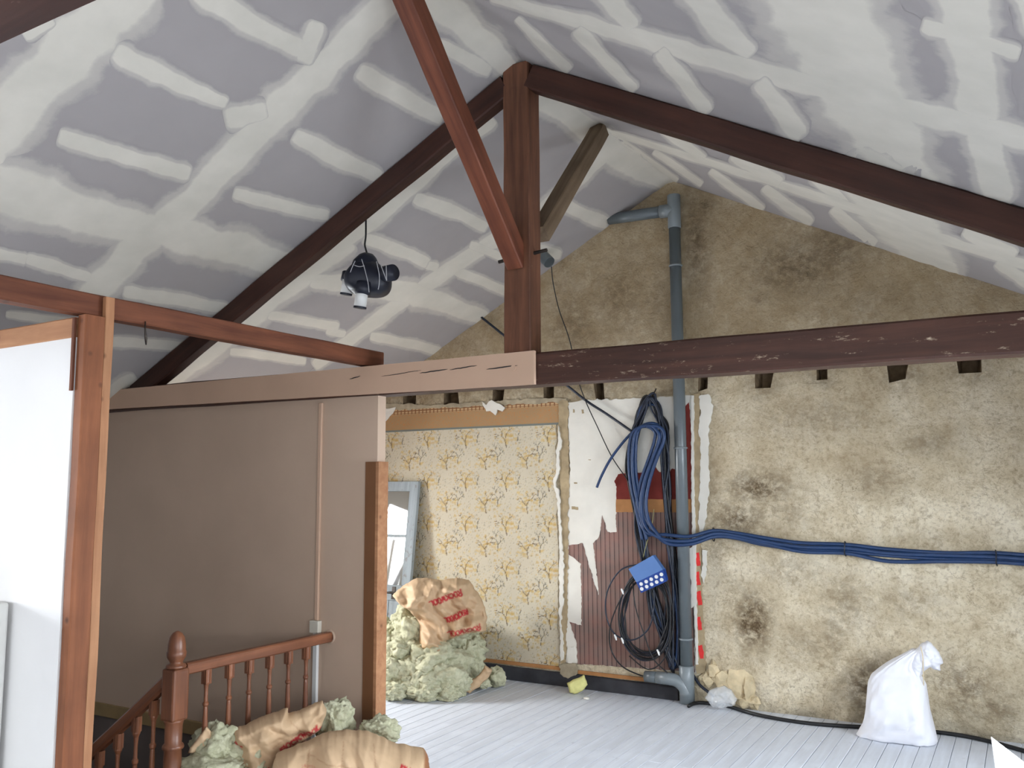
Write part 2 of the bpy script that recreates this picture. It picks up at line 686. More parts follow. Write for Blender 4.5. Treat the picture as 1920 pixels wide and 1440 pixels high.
# bare gable render, colours of stains in the attribute
t = NT('bare_lime_and_earth_render', 0.95, 0.1)
v = t.coords()
n1 = t.noise(v, 2.6, 8, 0.76)
n2 = t.noise(v, 16.0, 6, 0.7, 0.6)
base = t.ramp(n1, [(0.34, lin((184, 167, 138))), (0.48, lin((214, 200, 172))), (0.62, lin((234, 223, 199)))])
sepc = t.n('ShaderNodeSeparateColor')
t.link(t.attr('Col'), sepc.inputs[0])
stain = sepc.outputs[0]
tan = t.math('MULTIPLY', sepc.outputs[1], t.ramp(t.noise(v, 6.0, 6, 0.7, 0.5), [(0.3, 0.62), (0.7, 1.0)]))
base = t.mix(tan, base, lin((146, 124, 92)))
n3 = t.noise(t.coords((1, 1, 1.2)), 12.0, 8, 0.78, 0.25)
sf = t.math('MULTIPLY', t.math('MULTIPLY', stain, 1.25), t.ramp(n3, [(0.36, 0.10), (0.56, 1.0)]))
c = t.mix(sf, base, lin((92, 76, 56)))
c = t.mix(t.ramp(n2, [(0.54, 0.0), (0.68, 0.6)]), c, lin((150, 132, 106)))
nr = t.noise(t.coords((0.7, 1, 1.6)), 5.0, 6, 0.6, 1.2)
crk = t.ramp(t.math('ABSOLUTE', t.math('SUBTRACT', nr, 0.5)), [(0.0, 0.6), (0.008, 0.0)])
crk = t.math('MULTIPLY', crk, t.ramp(t.noise(v, 1.7, 3), [(0.45, 0.0), (0.6, 1.0)]))
c = t.mix(crk, c, lin((104, 86, 64)))
c = t.mix(t.ramp(t.noise(v, 45.0, 5, 0.7), [(0.36, 0.45), (0.50, 0.0)]), c, lin((146, 128, 100)))
t.base(c)
h = t.math('ADD', t.math('MULTIPLY', n2, 0.7), t.math('MULTIPLY', t.noise(v, 60.0, 5, 0.7), 0.3))
t.bump(h, 0.8, 0.03)
RENDER = t.m


def m_vcol(name, rough=0.85, spec=0.15, nz=0.12, scale=30.0, bump=0.0, bs=60.0):
    t = NT(name, rough, spec)
    v = t.coords()
    c = t.attr('Col')
    f = t.ramp(t.noise(v, scale, 5, 0.6), [(0.3, 1 - nz), (0.7, 1.0)])
    t.base(t.mix(1.0, c, f, 'MULTIPLY'))
    if bump:
        t.bump(t.noise(v, bs, 5, 0.65), bump, 0.004)
    return t.m


PRINT = m_vcol('printed_wallpaper', 0.8, 0.2, 0.1, 3.0)
KRAFT = m_vcol('brown_kraft_paper', 0.6, 0.3, 0.1, 14.0, 0.2, 30)
SKIM = m_plain('white_plaster_skim', (224, 220, 210), 0.9, 0.12, 0.05, 6.0, 0.15, 50)
OLDPLASTER = m_plain('tan_old_plaster', (168, 150, 120), 0.95, 0.1, 0.22, 12.0, 0.5, 40)
GREYPLASTER = m_plain('grey_old_mortar', (164, 152, 130), 0.95, 0.1, 0.25, 12.0, 0.6, 35)
HOLE = m_plain('dark_brown_earth', (120, 102, 80), 0.95, 0.1, 0.3, 18.0, 0.6, 30)  # lining of the joist pockets, browner and darker than the render
REDPAPER = m_plain('dark_red_paper', (122, 52, 46), 0.85, 0.15, 0.15, 10.0, 0.2, 40)
ORANGEPAPER = m_plain('ochre_paper_border', (176, 126, 82), 0.85, 0.15, 0.12, 12.0)
BITUMEN = m_plain('black_tarred_skirting', (60, 60, 64), 0.85, 0.2, 0.35, 6.0, 0.3, 40)
REDSPRAY = m_plain('red_spray_paint', (222, 60, 58), 0.7, 0.2, 0.08, 20)
PVC = m_plain('grey_plastic_pipe', (98, 106, 110), 0.32, 0.5, 0.05, 5)
PVC_L = m_plain('light_grey_plastic_fitting', (122, 130, 134), 0.35, 0.5, 0.04, 5)
BLUE_C = m_plain('blue_corrugated_conduit', (34, 58, 96), 0.42, 0.45, 0.1, 20)
NAVY_C = m_plain('dark_blue_black_cable', (34, 40, 54), 0.45, 0.45, 0.15, 20)
BLACK_C = m_plain('black_cable', (30, 30, 32), 0.5, 0.4, 0.1, 20)
BROWNTRIM = m_plain('brown_door_frame_paint', (118, 80, 52), 0.6, 0.3, 0.08, 4.0)
SACK = m_plain('white_woven_plastic', (226, 226, 232), 0.55, 0.35, 0.02, 12, 0.06, 120)
WHITEPLASTIC = m_plain('white_plastic', (226, 226, 224), 0.4, 0.45, 0.02, 5)
NAVY_P = m_plain('dark_navy_plastic', (30, 33, 46), 0.45, 0.4, 0.15, 9)
YELLOWSKIRT = m_plain('yellowed_skirting_paint', (158, 132, 92), 0.7, 0.25, 0.12, 6)

t = NT('striped_brown_paper', 0.85, 0.15)
v = t.coords()
sx = t.n('ShaderNodeSeparateXYZ')
t.link(v, sx.inputs[0])
st = t.math('FRACT', t.math('MULTIPLY', sx.outputs[0], 25.0))
c = t.ramp(st, [(0.0, lin((82, 70, 68))), (0.16, lin((84, 72, 70))), (0.22, lin((132, 110, 102))), (0.85, lin((138, 116, 108)))])
c = t.mix(t.ramp(t.noise(v, 7.0, 4), [(0.4, 0.0), (0.7, 0.3)]), c, lin((168, 110, 98)))
t.base(c)
STRIPED = t.m

t = NT('green_grey_mineral_wool', 1.0, 0.02)
v = t.coords()
f = t.noise(v, 26.0, 7, 0.72, 0.5)
c = t.ramp(f, [(0.25, lin((168, 168, 136))), (0.5, lin((202, 201, 171))), (0.75, lin((224, 222, 196)))])
t.base(c)
t.bump(t.noise(v, 70.0, 6, 0.75, 0.8), 0.6, 0.02)
WOOL = t.m

# ------------------------------------------------------------------ the room shell
# floor: painted boards running towards the gable, with the stairwell left open
WELL = (XL, -1.45, -4.30, -2.40)   # x0, x1, y0, y1 of the opening
fl = MB()
fl.box((XL, YB, -0.20), (XR, WELL[2], -0.026))
fl.box((WELL[1], WELL[2], -0.20), (XR, 0.0, -0.026))
fl.box((XL, WELL[3], -0.20), (WELL[1], 0.0, -0.026))
floor = fl.build('floor', m_plain('dark_floor_joint_dirt', (70, 66, 62), 0.95, 0.1, 0.2, 8))
struct(floor)
PW = 0.091
plank_mesh = {}


def plank(x, y0, y1):
    L = round(y1 - y0, 2)
    w = PW - 0.0026
    if L not in plank_mesh:
        b = 0.0025
        mb = MB()
        mb.add([(-w / 2, 0, -0.026), (w / 2, 0, -0.026), (w / 2, L, -0.026), (-w / 2, L, -0.026),
                (-w / 2, 0, -b), (w / 2, 0, -b), (w / 2, L, -b), (-w / 2, L, -b),
                (-w / 2 + b, b, 0), (w / 2 - b, b, 0), (w / 2 - b, L - b, 0), (-w / 2 + b, L - b, 0)],
               [(0, 3, 2, 1), (0, 1, 5, 4), (1, 2, 6, 5), (2, 3, 7, 6), (3, 0, 4, 7), (4, 5, 9, 8), (5, 6, 10, 9), (6, 7, 11, 10), (7, 4, 8, 11), (8, 9, 10, 11)])
        me = bpy.data.meshes.new('plank')
        me.from_pydata(mb.v, [], mb.f)
        me.materials.append(PLANK)
        plank_mesh[L] = me
    o = bpy.data.objects.new('plank', plank_mesh[L])
    COL.objects.link(o)
    o.parent = floor
    o.location = (x, y0, random.uniform(-0.0012, 0.0008))
    return o


nx = int((XR - XL) / PW)
for i in range(nx):
    x = XL + PW * (i + 0.5) + 0.02
    runs = [(YB, -0.02)] if x - PW / 2 > WELL[1] else [(YB, WELL[2]), (WELL[3], -0.02)]
    for (a, b) in runs:
        y = a
        cuts = [a]
        if b - a > 3.5:
            c0 = a + random.choice((1.6, 2.1, 2.6, 3.1))
            while c0 < b - 1.0:
                cuts.append(round(c0, 2))
                c0 += random.choice((2.4, 3.0))
        cuts.append(b)
        for p, q in zip(cuts[:-1], cuts[1:]):
            plank(x, p + 0.001, q - 0.001)

# back gable wall: displaced render with joist pockets let into it
POCKETS = []
for (cx, cy, w, h) in [(766, 752, 24, 36), (845, 748, 30, 32), (933, 746, 20, 36), (1030, 737, 22, 38), (1124, 733, 20, 38), (1318, 719, 15, 26),
                       (1432, 709, 32, 34), (1540, 697, 26, 26), (1682, 694, 40, 38), (1817, 685, 38, 36)]:
    c0 = at(cx - w / 2, cy, Y=0.0)
    c1 = at(cx + w / 2, cy, Y=0.0)
    z0 = at(cx, cy + h / 2, Y=0.0)[2]
    z1 = at(cx, cy - h / 2, Y=0.0)[2]
    POCKETS.append((round(c0[0], 3), round(c1[0], 3), round(z0, 3), round(z1, 3)))
xs = set(np.round(np.arange(XL - 0.02, XR + 0.03, 0.028), 3).tolist())
zs = set(np.round(np.arange(-0.02, 4.12, 0.028), 3).tolist())
for (a, b, c, d) in POCKETS:
    xs |= {a, b}
    zs |= {c, d}
xs, zs = sorted(xs), sorted(zs)
STAINS = [(1410, 1165, 42, 62, .95), (1420, 915, 70, 34, .8), (1385, 975, 60, 42, .75), (1470, 960, 60, 60, .35), (1500, 500, 110, 60, .62), (1560, 470, 80, 60, .55), (1305, 450, 30, 130, .6),
          (1322, 388, 22, 20, .7), (1160, 560, 70, 70, .45), (1075, 610, 55, 80, .5), (1230, 560, 60, 70, .35), (1590, 1130, 60, 60, .45), (1625, 1290, 50, 70, .75), (1810, 1290, 60, 60, .6),
          (1430, 722, 40, 30, .55), (1690, 705, 46, 26, .55), (1820, 695, 46, 26, .5), (1540, 708, 36, 24, .45), (1740, 830, 60, 30, .4), (1530, 780, 130, 40, .35), (1640, 905, 80, 34, .35),
          (1480, 1070, 90, 36, .35), (1860, 1330, 50, 40, .55), (1500, 1210, 60, 50, .35), (1425, 560, 20, 12, .5), (1640, 560, 120, 40, .3), (1340, 1000, 24, 120, .4), (1700, 1130, 80, 40, .35),
          (1565, 1190, 26, 60, .45), (1750, 1010, 120, 20, .3), (1380, 640, 60, 50, .25)]
SW = []
for (x, y, rx, ry, s_) in STAINS:
    p = at(x, y, Y=0.0)
    SW.append((p[0], p[2], abs(at(x + rx, y, Y=0.0)[0] - p[0]), abs(at(x, y - ry, Y=0.0)[2] - p[2]), s_))
PCORN = [[(random.uniform(-0.018, 0.018), random.uniform(-0.016, 0.016)) for _ in range(4)] for _ in POCKETS]


def pocket_warp(x, z):
    for (a, b, c, d), cn in zip(POCKETS, PCORN):
        if a - 0.06 < x < b + 0.06 and c - 0.06 < z < d + 0.06:
            u_ = min(1.0, max(0.0, (x - a) / (b - a)))
            w_ = min(1.0, max(0.0, (z - c) / (d - c)))
            ex = max(a - x, x - b, 0.0)
            ez = max(c - z, z - d, 0.0)
            k_ = max(0.0, 1 - max(ex, ez) / 0.06)
            o_ = [cn[0][i] * (1 - u_) * (1 - w_) + cn[1][i] * u_ * (1 - w_) + cn[2][i] * u_ * w_ + cn[3][i] * (1 - u_) * w_ for i in (0, 1)]
            return x + o_[0] * k_, z + o_[1] * k_
    return x, z


gv, gi, gcol = [], {}, []
nxs, nzs = len(xs), len(zs)
pocket_x = {v for p in POCKETS for v in p[:2]}
for i, x in enumerate(xs):
    top = roof_z(x, 0.0) + 0.01
    for j, z in enumerate(zs):
        zz = min(z, top)
        amp = 0.016 * min(1.0, max(0.0, (x - 0.20) / 0.12)) if zz < 2.36 else 0.012
        if zz < 2.36 and x < 0.30:
            amp = min(amp, 0.002)
        if zz < 0.25 and x > 0.3:
            amp = 0.03
        for (a, b, c, d) in POCKETS:
            if a - 0.03 < x < b + 0.03 and c - 0.03 < zz < d + 0.03:
                amp = 0.0
        P = Vector((x, 0, zz))
        dy = amp * (fbm(P * 2.0, 4) * 0.9 + 0.55 * fbm(P * 9.0, 4))
        if zz < 0.22 and x > 0.3:     # crumbled foot of the wall
            dy += 0.05 * max(0, 1 - zz / 0.16) * (0.5 + noise.noise(P * 4))
        wx_, wz_ = pocket_warp(x, zz)
        gv.append((wx_, dy, wz_))
        s_ = 0.0
        for (sx_, sz_, rx, rz, k) in SW:
            q = ((x - sx_) / rx) ** 2 + ((zz - sz_) / rz) ** 2
            if q < 4:
                s_ = max(s_, k * math.exp(-q * 1.1))
        if zz < 2.5 and zz > 2.33 and x < 0.2:
            s_ = max(s_, 0.35)
        tn_ = 0.30 * min(1.0, max(0.0, (zz - 1.45 + 0.35 * noise.noise(P * 1.3)) / 0.5))
        tn_ = max(tn_, 0.8) * min(1.0, max(0.0, (zz - 2.40 + 0.06 * noise.noise(P * 3)) / 0.12)) + tn_ * (1 - min(1.0, max(0.0, (zz - 2.40) / 0.12)))
        gcol.append((s_, tn_, 0.0))
        gi[i, j] = len(gv) - 1
gf = []
for i in range(nxs - 1):
    for j in range(nzs - 1):
        xm, zm = (xs[i] + xs[i + 1]) / 2, (zs[j] + zs[j + 1]) / 2
        if any(a < xm < b and c < zm < d for (a, b, c, d) in POCKETS):
            continue
        if zs[j] > roof_z(xs[i], 0) + 0.01 and zs[j] > roof_z(xs[i + 1], 0) + 0.01:
            continue
        gf.append((gi[i, j], gi[i + 1, j], gi[i + 1, j + 1], gi[i, j + 1]))
gm = MB()
gm.v, gm.f = gv, gf
wall_back = gm.build('wall_back', RENDER, smooth=True, cols=np.array(gcol))
struct(wall_back)
for (a, b, c, d) in POCKETS:
    m = MB()
    D = 0.13
    j = lambda: random.uniform(-0.012, 0.012)
    bk = [(a + 0.012 + j(), D, c + 0.012 + j()), (b - 0.012 + j(), D, c + 0.012 + j()), (b - 0.012 + j(), D, d - 0.012 + j()), (a + 0.012 + j(), D, d - 0.012 + j())]
    fr4 = [pocket_warp(*q_) for q_ in ((a, c), (b, c), (b, d), (a, d))]
    m.add([(q_[0], 0, q_[1]) for q_ in fr4] + bk, [(0, 1, 5, 4), (1, 2, 6, 5), (2, 3, 7, 6), (3, 0, 4, 7), (4, 5, 6, 7)])
    m.build('joist_pocket', HOLE, wall_back)


# plain walls with window openings
def wall_with_windows(name, side, ops, mat):
    th = 0.14
    mb = MB()
    a0, a1 = (YB, 0.0) if side in 'LR' else (XL, XR)
    top = {'L': 2.06, 'R': 2.12, 'B': 2.06}[side]

    def bx(p, q, z0, z1):
        if side == 'L':
            mb.box((XL - th, p, z0), (XL, q, z1))
        elif side == 'R':
            mb.box((XR, p, z0), (XR + th, q, z1))
        else:
            mb.box((p, YB - th, z0), (q, YB, z1))
    cur = a0
    for (p, q, z0, z1) in sorted(ops):
        bx(cur, p, -2.6 if side == 'L' else -0.2, 4.2 if side == 'B' else top)
        bx(p, q, -2.6 if side == 'L' else -0.2, z0)
        bx(p, q, z1, 4.2 if side == 'B' else top)
        cur = q
    bx(cur, a1, -2.6 if side == 'L' else -0.2, 4.2 if side == 'B' else top)
    return struct(mb.build(name, mat))


byside = {s_: [w[1:5] for w in WINDOWS if w[0] == s_] for s_ in 'LRB'}
wall_with_windows('wall_left', 'L', byside['L'], WHITEWALL)
wall_with_windows('wall_right', 'R', byside['R'], WHITEWALL)
wall_with_windows('wall_front', 'B', byside['B'], WHITEWALL)
WINPAINT = m_plain('white_window_paint', (222, 220, 214), 0.5, 0.4, 0.03, 5)
GLASS = bpy.data.materials.new('window_glass')
GLASS.use_nodes = True
_g = GLASS.node_tree.nodes['Principled BSDF']
_g.inputs['Transmission Weight'].default_value = 1.0
_g.inputs['Roughness'].default_value = 0.02
_g.inputs['Base Color'].default_value = (0.95, 0.97, 0.97, 1)
for i, (w, a0, a1, z0, z1, _w, _c) in enumerate(WINDOWS):
    fr, gl = MB(), MB()
    bars = [(a0, a0 + 0.05, z0, z1), (a1 - 0.05, a1, z0, z1), (a0, a1, z0, z0 + 0.05), (a0, a1, z1 - 0.05, z1),
            ((a0 + a1) / 2 - 0.025, (a0 + a1) / 2 + 0.025, z0, z1), (a0, a1, z0 + 0.62 * (z1 - z0) - 0.02, z0 + 0.62 * (z1 - z0) + 0.02)]
    for (p, q, c, d) in bars:
        if w == 'L':
            fr.box((XL - 0.04, p, c), (XL - 0.005, q, d))
        elif w == 'R':
            fr.box((XR + 0.005, p, c), (XR + 0.04, q, d))
        else:
            fr.box((p, YB - 0.04, c), (q, YB - 0.005, d))
    o = struct(fr.build('window_%d' % (i + 1), WINPAINT))
    if w == 'L':
        gl.box((XL - 0.12, a0, z0), (XL - 0.115, a1, z1))
    elif w == 'R':
        gl.box((XR + 0.115, a0, z0), (XR + 0.12, a1, z1))
    else:
        gl.box((a0, YB - 0.12, z0), (a1, YB - 0.115, z1))
    gl.build('pane', GLASS, o)

# stairwell below the floor
sw = MB()
x0, x1, y0, y1 = WELL
sw.quad((x0, y1, -2.6), (x1, y1, -2.6), (x1, y1, -0.02), (x0, y1, -0.02))
sw.quad((x1, y0, -2.6), (x0, y0, -2.6), (x0, y0, -0.02), (x1, y0, -0.02))
sw.quad((x1, y1, -2.6), (x1, y0, -2.6), (x1, y0, -0.02), (x1, y1, -0.02))
sw.quad((x0, y0, -2.6), (x1, y0, -2.6), (x1, y1, -2.6), (x0, y1, -2.6))
struct(sw.build('wall_stairwell', GREYWALL))

# pink partition standing under the tie beam
PY = -2.435
XE = at(707, 900, Y=PY)[0]
pw = MB().box((XL, PY, 0.0), (XE, PY + 0.075, 2.20))
wall_partition = struct(pw.build('wall_partition', PINK))
sk = MB().box((XL, PY - 0.018, -0.005), (-1.46, PY - 0.001, 0.085))
struct(sk.build('baseboard_partition', YELLOWSKIRT, bevel=0.004))
lw = MB().box((XL, PY - 0.004, -2.6), (-1.46, PY + 0.03, -0.006))
struct(lw.build('wall_below_partition', GREYWALL))
# brown door frame board at the free end of the partition
zj = at(690, 866, Y=PY)[2]
xj0, xj1 = at(684, 1000, Y=PY - 0.01)[0], XE + 0.004
tr = MB().box((xj0, PY - 0.014, 0.0), (xj1 - 0.001, PY - 0.0005, zj))
trim = struct(tr.build('trim_1', BROWNTRIM, bevel=0.002))
MB().box((XE + 0.0005, PY - 0.014, 0.0), (XE + 0.022, PY + 0.078, zj)).build('edge_board', WOOD_LATH, trim)

# white partition beside the stairs, with its pine head rail
WY = -4.345
ww = MB().box((XL, WY, 0.0), (-1.092, WY + 0.07, 2.258))
wall_white = struct(ww.build('wall_white_partition', WHITEWALL))
hr = timber('trim_2', (XL, WY + 0.03, 2.300), (-1.10, WY + 0.03, 2.300), 0.07, 0.088, WOOD_LATH, seed=3)
struct(hr)

# ------------------------------------------------------------------ ceiling: plasterboard sheets and joint compound
YLINES = [YB, -7.75, -6.55, -5.40, -4.35, -3.30, -2.20, -1.10, 0.0]
ceil_objs = []
for side in (-1, 1):
    edge = XL if side < 0 else XR
    mb = MB()
    ys = np.linspace(YB - 0.1, 0.05, 30)
    for a, b in zip(ys[:-1], ys[1:]):
        p = [(0, a, roof_z(side * 1e-6, a) + 0.022), (edge * 1.03, a, roof_z(edge * 1.03, a) + 0.022), (edge * 1.03, b, roof_z(edge * 1.03, b) + 0.022), (0, b, roof_z(side * 1e-6, b) + 0.022)]
        mb.quad(*(p if side < 0 else p[::-1]))
    co = struct(mb.build('ceiling', BOARD))
    ceil_objs.append(co)
    xcuts = [0.0, 1.88, abs(edge)]
    for r in range(2):
        for a, b in zip(YLINES[:-1], YLINES[1:]):
            pm = MB()
            n = 6
            xa, xb = side * (xcuts[r] + 0.0015), side * (xcuts[r + 1] - 0.0015)
            if r == 0:
                xa = side * 1e-5
            V = []
            for k in range(n + 1):
                y = a + 0.0015 + (b - a - 0.003) * k / n
                for xx in (xa, xb):
                    V.append((xx, y, roof_z(xx, y)))
                    V.append((xx, y, roof_z(xx, y) + 0.0125))
            F = []
            for k in range(n):
                q = k * 4
                F += [(q, q + 4, q + 6, q + 2), (q + 1, q + 3, q + 7, q + 5), (q, q + 1, q + 5, q + 4), (q + 2, q + 6, q + 7, q + 3)]
            F += [(0, 2, 3, 1), (n * 4, n * 4 + 1, n * 4 + 3, n * 4 + 2)]
            pm.add(V, F)
            bm_o = pm.build('plasterboard_sheet', BOARD, co)


def smear(pts, w, ends=1.0, seed=0, name='joint_patch', soft=1.0):
    """a feathered band of joint compound along px points on the roof slope; w px width (number or list)"""
    global _smear_n
    P = smooth_path([(p[0], p[1]) for p in pts], 10) if len(pts) > 2 else [np.array(pts[0]) + (np.array(pts[1]) - np.array(pts[0])) * k / 16 for k in range(17)]
    P = [np.array(p, float) for p in P]
    n = len(P)
    ws = np.interp(np.linspace(0, 1, n), np.linspace(0, 1, len(w)), w) if isinstance(w, (list, tuple)) else np.full(n, float(w))
    lat = [-1.34, -1.14, -0.98, -0.82, -0.64, 0, 0.64, 0.82, 0.98, 1.14, 1.34]
    cv = [0.0, 0.16, 0.38, 0.52, 0.95, 1.0, 0.95, 0.52, 0.38, 0.16, 0.0]
    # extend the ends a little so that they feather too
    V, Cc, F = [], [], []
    rows = []
    if ends:
        d0 = (P[0] - P[1]) / (np.linalg.norm(P[0] - P[1]) + 1e-9)
        d1 = (P[-1] - P[-2]) / (np.linalg.norm(P[-1] - P[-2]) + 1e-9)
        caps = [(87, 0.0), (78, 0.3), (68, 0.48), (56, 0.72), (40, 1.0), (20, 1.0)]
        seq = [(P[0] + d0 * ws[0] * 0.55 * math.sin(math.radians(g_)), ws[0] * math.cos(math.radians(g_)) ** 0.5, c_) for g_, c_ in caps]
        seq += [(p, q, 1.0) for p, q in zip(P, ws)]
        seq += [(P[-1] + d1 * ws[-1] * 0.55 * math.sin(math.radians(g_)), ws[-1] * math.cos(math.radians(g_)) ** 0.5, c_) for g_, c_ in caps[::-1]]
    else:
        seq = [(p, q, 1.0) for p, q in zip(P, ws)]
    m = len(seq)
    for i, (p, q, c) in enumerate(seq):
        a, b = seq[max(0, i - 1)][0], seq[min(m - 1, i + 1)][0]
        tdir = (b - a) / (np.linalg.norm(b - a) + 1e-9)
        nrm = np.array([-tdir[1], tdir[0]])
        wl = q / 2 * (1 + 0.30 * noise.noise(Vector((p[0] * .026, p[1] * .022, seed + 3.3))) + 0.08 * noise.noise(Vector((p[0] * .1, p[1] * .1, seed + 1.3))))
        wr = q / 2 * (1 + 0.30 * noise.noise(Vector((p[0] * .026, p[1] * .022, seed + 13.3))) + 0.08 * noise.noise(Vector((p[0] * .1, p[1] * .1, seed + 11.3))))
        for l, cc in zip(lat, cv):
            u = p + nrm * l * (wl if l < 0 else wr)
            g = min(cc, c)
            off = 0.0007 + 0.0016 * g
            X = at_roof(u[0], u[1], off + 0.00012 * (seed % 9))
            V.append(X)
            Cc.append((g, g, g))
    k = len(lat)
    for i in range(m - 1):
        for j in range(k - 1):
            F.append((i * k + j, i * k + j + 1, (i + 1) * k + j + 1, (i + 1) * k + j))
    xs_ = sum(v[0] for v in V)
    mb = MB().add(V, F)
    return mb.build(name, COMPOUND, ceil_objs[0 if xs_ < 0 else 1], True, cols=np.array(Cc))


SM = [  # left slope in front of the truss
    ([(228, 0), (130, 95), (30, 205), (-60, 310)], [125, 130, 125, 130], 'joint_strip'),
    ([(738, -10), (620, 115), (500, 228), (345, 395)], [68, 70, 72, 62], 'joint_strip'),
    ([(335, 398), (245, 475), (178, 552)], [66, 72, 68], 'joint_strip'),
    ([(-60, 335), (60, 372), (210, 415), (330, 440), (430, 462), (530, 498)], [130, 110, 88, 82, 80, 62], 'joint_strip'),
    ([(236, 108), (320, 150), (410, 188)], [50, 44, 34], 0), ([(128, 260), (230, 292), (340, 322)], [38, 38, 36], 0), ([(448, 218), (476, 212)], 54, 0),
    ([(390, -5), (480, 48), (572, 95)], [62, 48, 44], 0), ([(590, 60), (575, 100)], 40, 0), ([(690, 143), (750, 180), (812, 215)], [46, 44, 40], 0), ([(570, 262), (630, 295), (700, 325)], [42, 40, 34], 0),
    ([(452, 366), (520, 384), (602, 402)], [30, 32, 30], 0), ([(62, 488), (110, 502), (158, 518)], [28, 30, 26], 0), ([(-10, 474), (38, 484)], 26, 0), ([(246, 548), (320, 560), (415, 576)], [30, 28, 26], 0),
    ([(60, 60), (85, 45)], 34, 0), ([(212, 640), (345, 650)], 24, 0), ([(200, 740), (240, 716)], 34, 0), ([(20, 590), (150, 606)], 18, 0),
    ([(800, -20), (880, 58), (955, 128)], [70, 72, 46], 'joint_strip'), ([(835, 88), (905, 128)], 34, 0),
    # left slope behind the truss
    ([(1004, 178), (1060, 210), (1125, 262), (1180, 305), (1250, 346)], [52, 54, 60, 62, 34], 'joint_strip'),
    ([(1128, 296), (1010, 402), (930, 448), (790, 540), (700, 605), (600, 680)], [34, 36, 38, 34, 32, 28], 'joint_strip'),
    ([(915, 232), (830, 300), (720, 398), (655, 448)], [30, 32, 36, 30], 'joint_strip'),
    ([(640, 465), (560, 520), (450, 605), (330, 706)], [48, 60, 60, 50], 'joint_strip'),
    ([(600, 528), (690, 538), (780, 552), (895, 592)], [40, 52, 52, 38], 'joint_strip'),
    ([(695, 452), (745, 468), (790, 488)], 30, 0), ([(790, 376), (850, 398), (900, 422)], 30, 0), ([(862, 512), (905, 528), (945, 545)], 24, 0), ([(795, 496), (812, 500)], 22, 0),
    ([(512, 592), (560, 600), (625, 612)], 22, 0), ([(705, 632), (760, 642), (815, 656)], 22, 0), ([(440, 660), (565, 676)], 18, 0), ([(1062, 384), (1095, 402), (1125, 414)], 32, 0),
    ([(1020, 470), (1040, 476)], 26, 0), ([(890, 462), (940, 482)], 20, 0), ([(620, 622), (640, 626)], 18, 0),
    # right slope in front of the truss
    ([(930, -2), (1120, 50), (1300, 100), (1440, 138), (1640, 190), (1830, 236), (1990, 276)], [22, 38, 46, 48, 56, 54, 54], 'joint_strip'),
    ([(1510, -30), (1560, 60), (1600, 150), (1650, 240), (1690, 330)], [235, 215, 205, 170, 150], 'joint_strip'),
    ([(1138, -10), (1175, 38)], [54, 44], 0), ([(1308, -10), (1345, 45), (1395, 88)], [72, 60, 44], 0), ([(976, 42), (1058, 124)], [22, 26], 0), ([(1092, 66), (1180, 160)], [34, 30], 0), ([(1248, 108), (1318, 198)], [38, 34], 0),
    ([(1436, 168), (1490, 240)], [44, 46], 0), ([(1806, -20), (1812, 60), (1830, 120), (1832, 195)], [128, 112, 96, 104], 0), ([(1745, 52), (1895, 96)], 36, 0), ([(1845, 262), (1866, 350)], [84, 72], 0), ([(1925, -10), (1940, 40)], 60, 0),
    ([(1028, 172), (985, 128)], 20, 0),
    # right slope behind the truss
    ([(1150, 250), (1325, 304), (1480, 352), (1640, 404), (1790, 456), (1940, 502)], [14, 18, 20, 24, 24, 24], 'joint_strip'),
    ([(1640, 350), (1690, 412), (1748, 500)], [150, 140, 100], 'joint_strip'),
    ([(1250, 248), (1312, 292)], 24, 0), ([(1388, 298), (1450, 336)], 36, 0), ([(1530, 330), (1580, 376)], 32, 0), ([(1340, 326), (1422, 388)], 22, 0), ([(1442, 358), (1512, 412)], 26, 0), ([(1570, 400), (1632, 450)], 28, 0),
    ([(1232, 288), (1310, 342)], 16, 0), ([(1822, 440), (1890, 474)], 34, 0), ([(1880, 500), (1925, 530)], 30, 0), ([(1140, 246), (1265, 335)], 14, 0)]
for i, (pp, w, nm) in enumerate(SM):
    smear(pp, w, seed=i, name=nm or 'joint_patch')

# ------------------------------------------------------------------ dressings of the gable wall
GY = -0.003


def wx(x, y):
    p = at(x, y, Y=0.0)
    return p[0], p[2]


# flowered wallpaper: one tile drawn as branches and leaves, printed on a fine sheet
TW, TH, RES = 0.42, 0.38, 0.0025
tn, tm = int(TW / RES), int(TH / RES)
yy, xx = np.meshgrid((np.arange(tm) + .5) * RES, (np.arange(tn) + .5) * RES, indexing='ij')
PIX = np.stack([xx.ravel(), yy.ravel()], 1)
cream = np.array(lin((206, 196, 174)))
tile = np.tile(cream, (len(PIX), 1))


def wrapd(P, c):
    d = np.abs(P - np.array(c))
    d[:, 0] = np.minimum(d[:, 0], TW - d[:, 0])
    d[:, 1] = np.minimum(d[:, 1], TH - d[:, 1])
    return d


def blot(c, rx, ry, colour, a):
    d = wrapd(PIX, (c[0] % TW, c[1] % TH))
    k = np.clip(1.4 - ((d[:, 0] / rx) ** 2 + (d[:, 1] / ry) ** 2), 0, 1) * a
    tile[:] = tile * (1 - k[:, None]) + np.array(lin(colour)) * k[:, None]


def stroke(p, q, r, colour, a=1.0):
    for ox in (-TW, 0, TW):
        for oy in (-TH, 0, TH):
            A, B = np.array(p) + (ox, oy), np.array(q) + (ox, oy)
            if max(A[0], B[0]) < -.02 or min(A[0], B[0]) > TW + .02 or max(A[1], B[1]) < -.02 or min(A[1], B[1]) > TH + .02:
                continue
            k = np.clip((r + 0.0016 - seg_dist(PIX, A, B)) / 0.0016, 0, 1) * a
            tile[:] = tile * (1 - k[:, None]) + np.array(lin(colour)) * k[:, None]


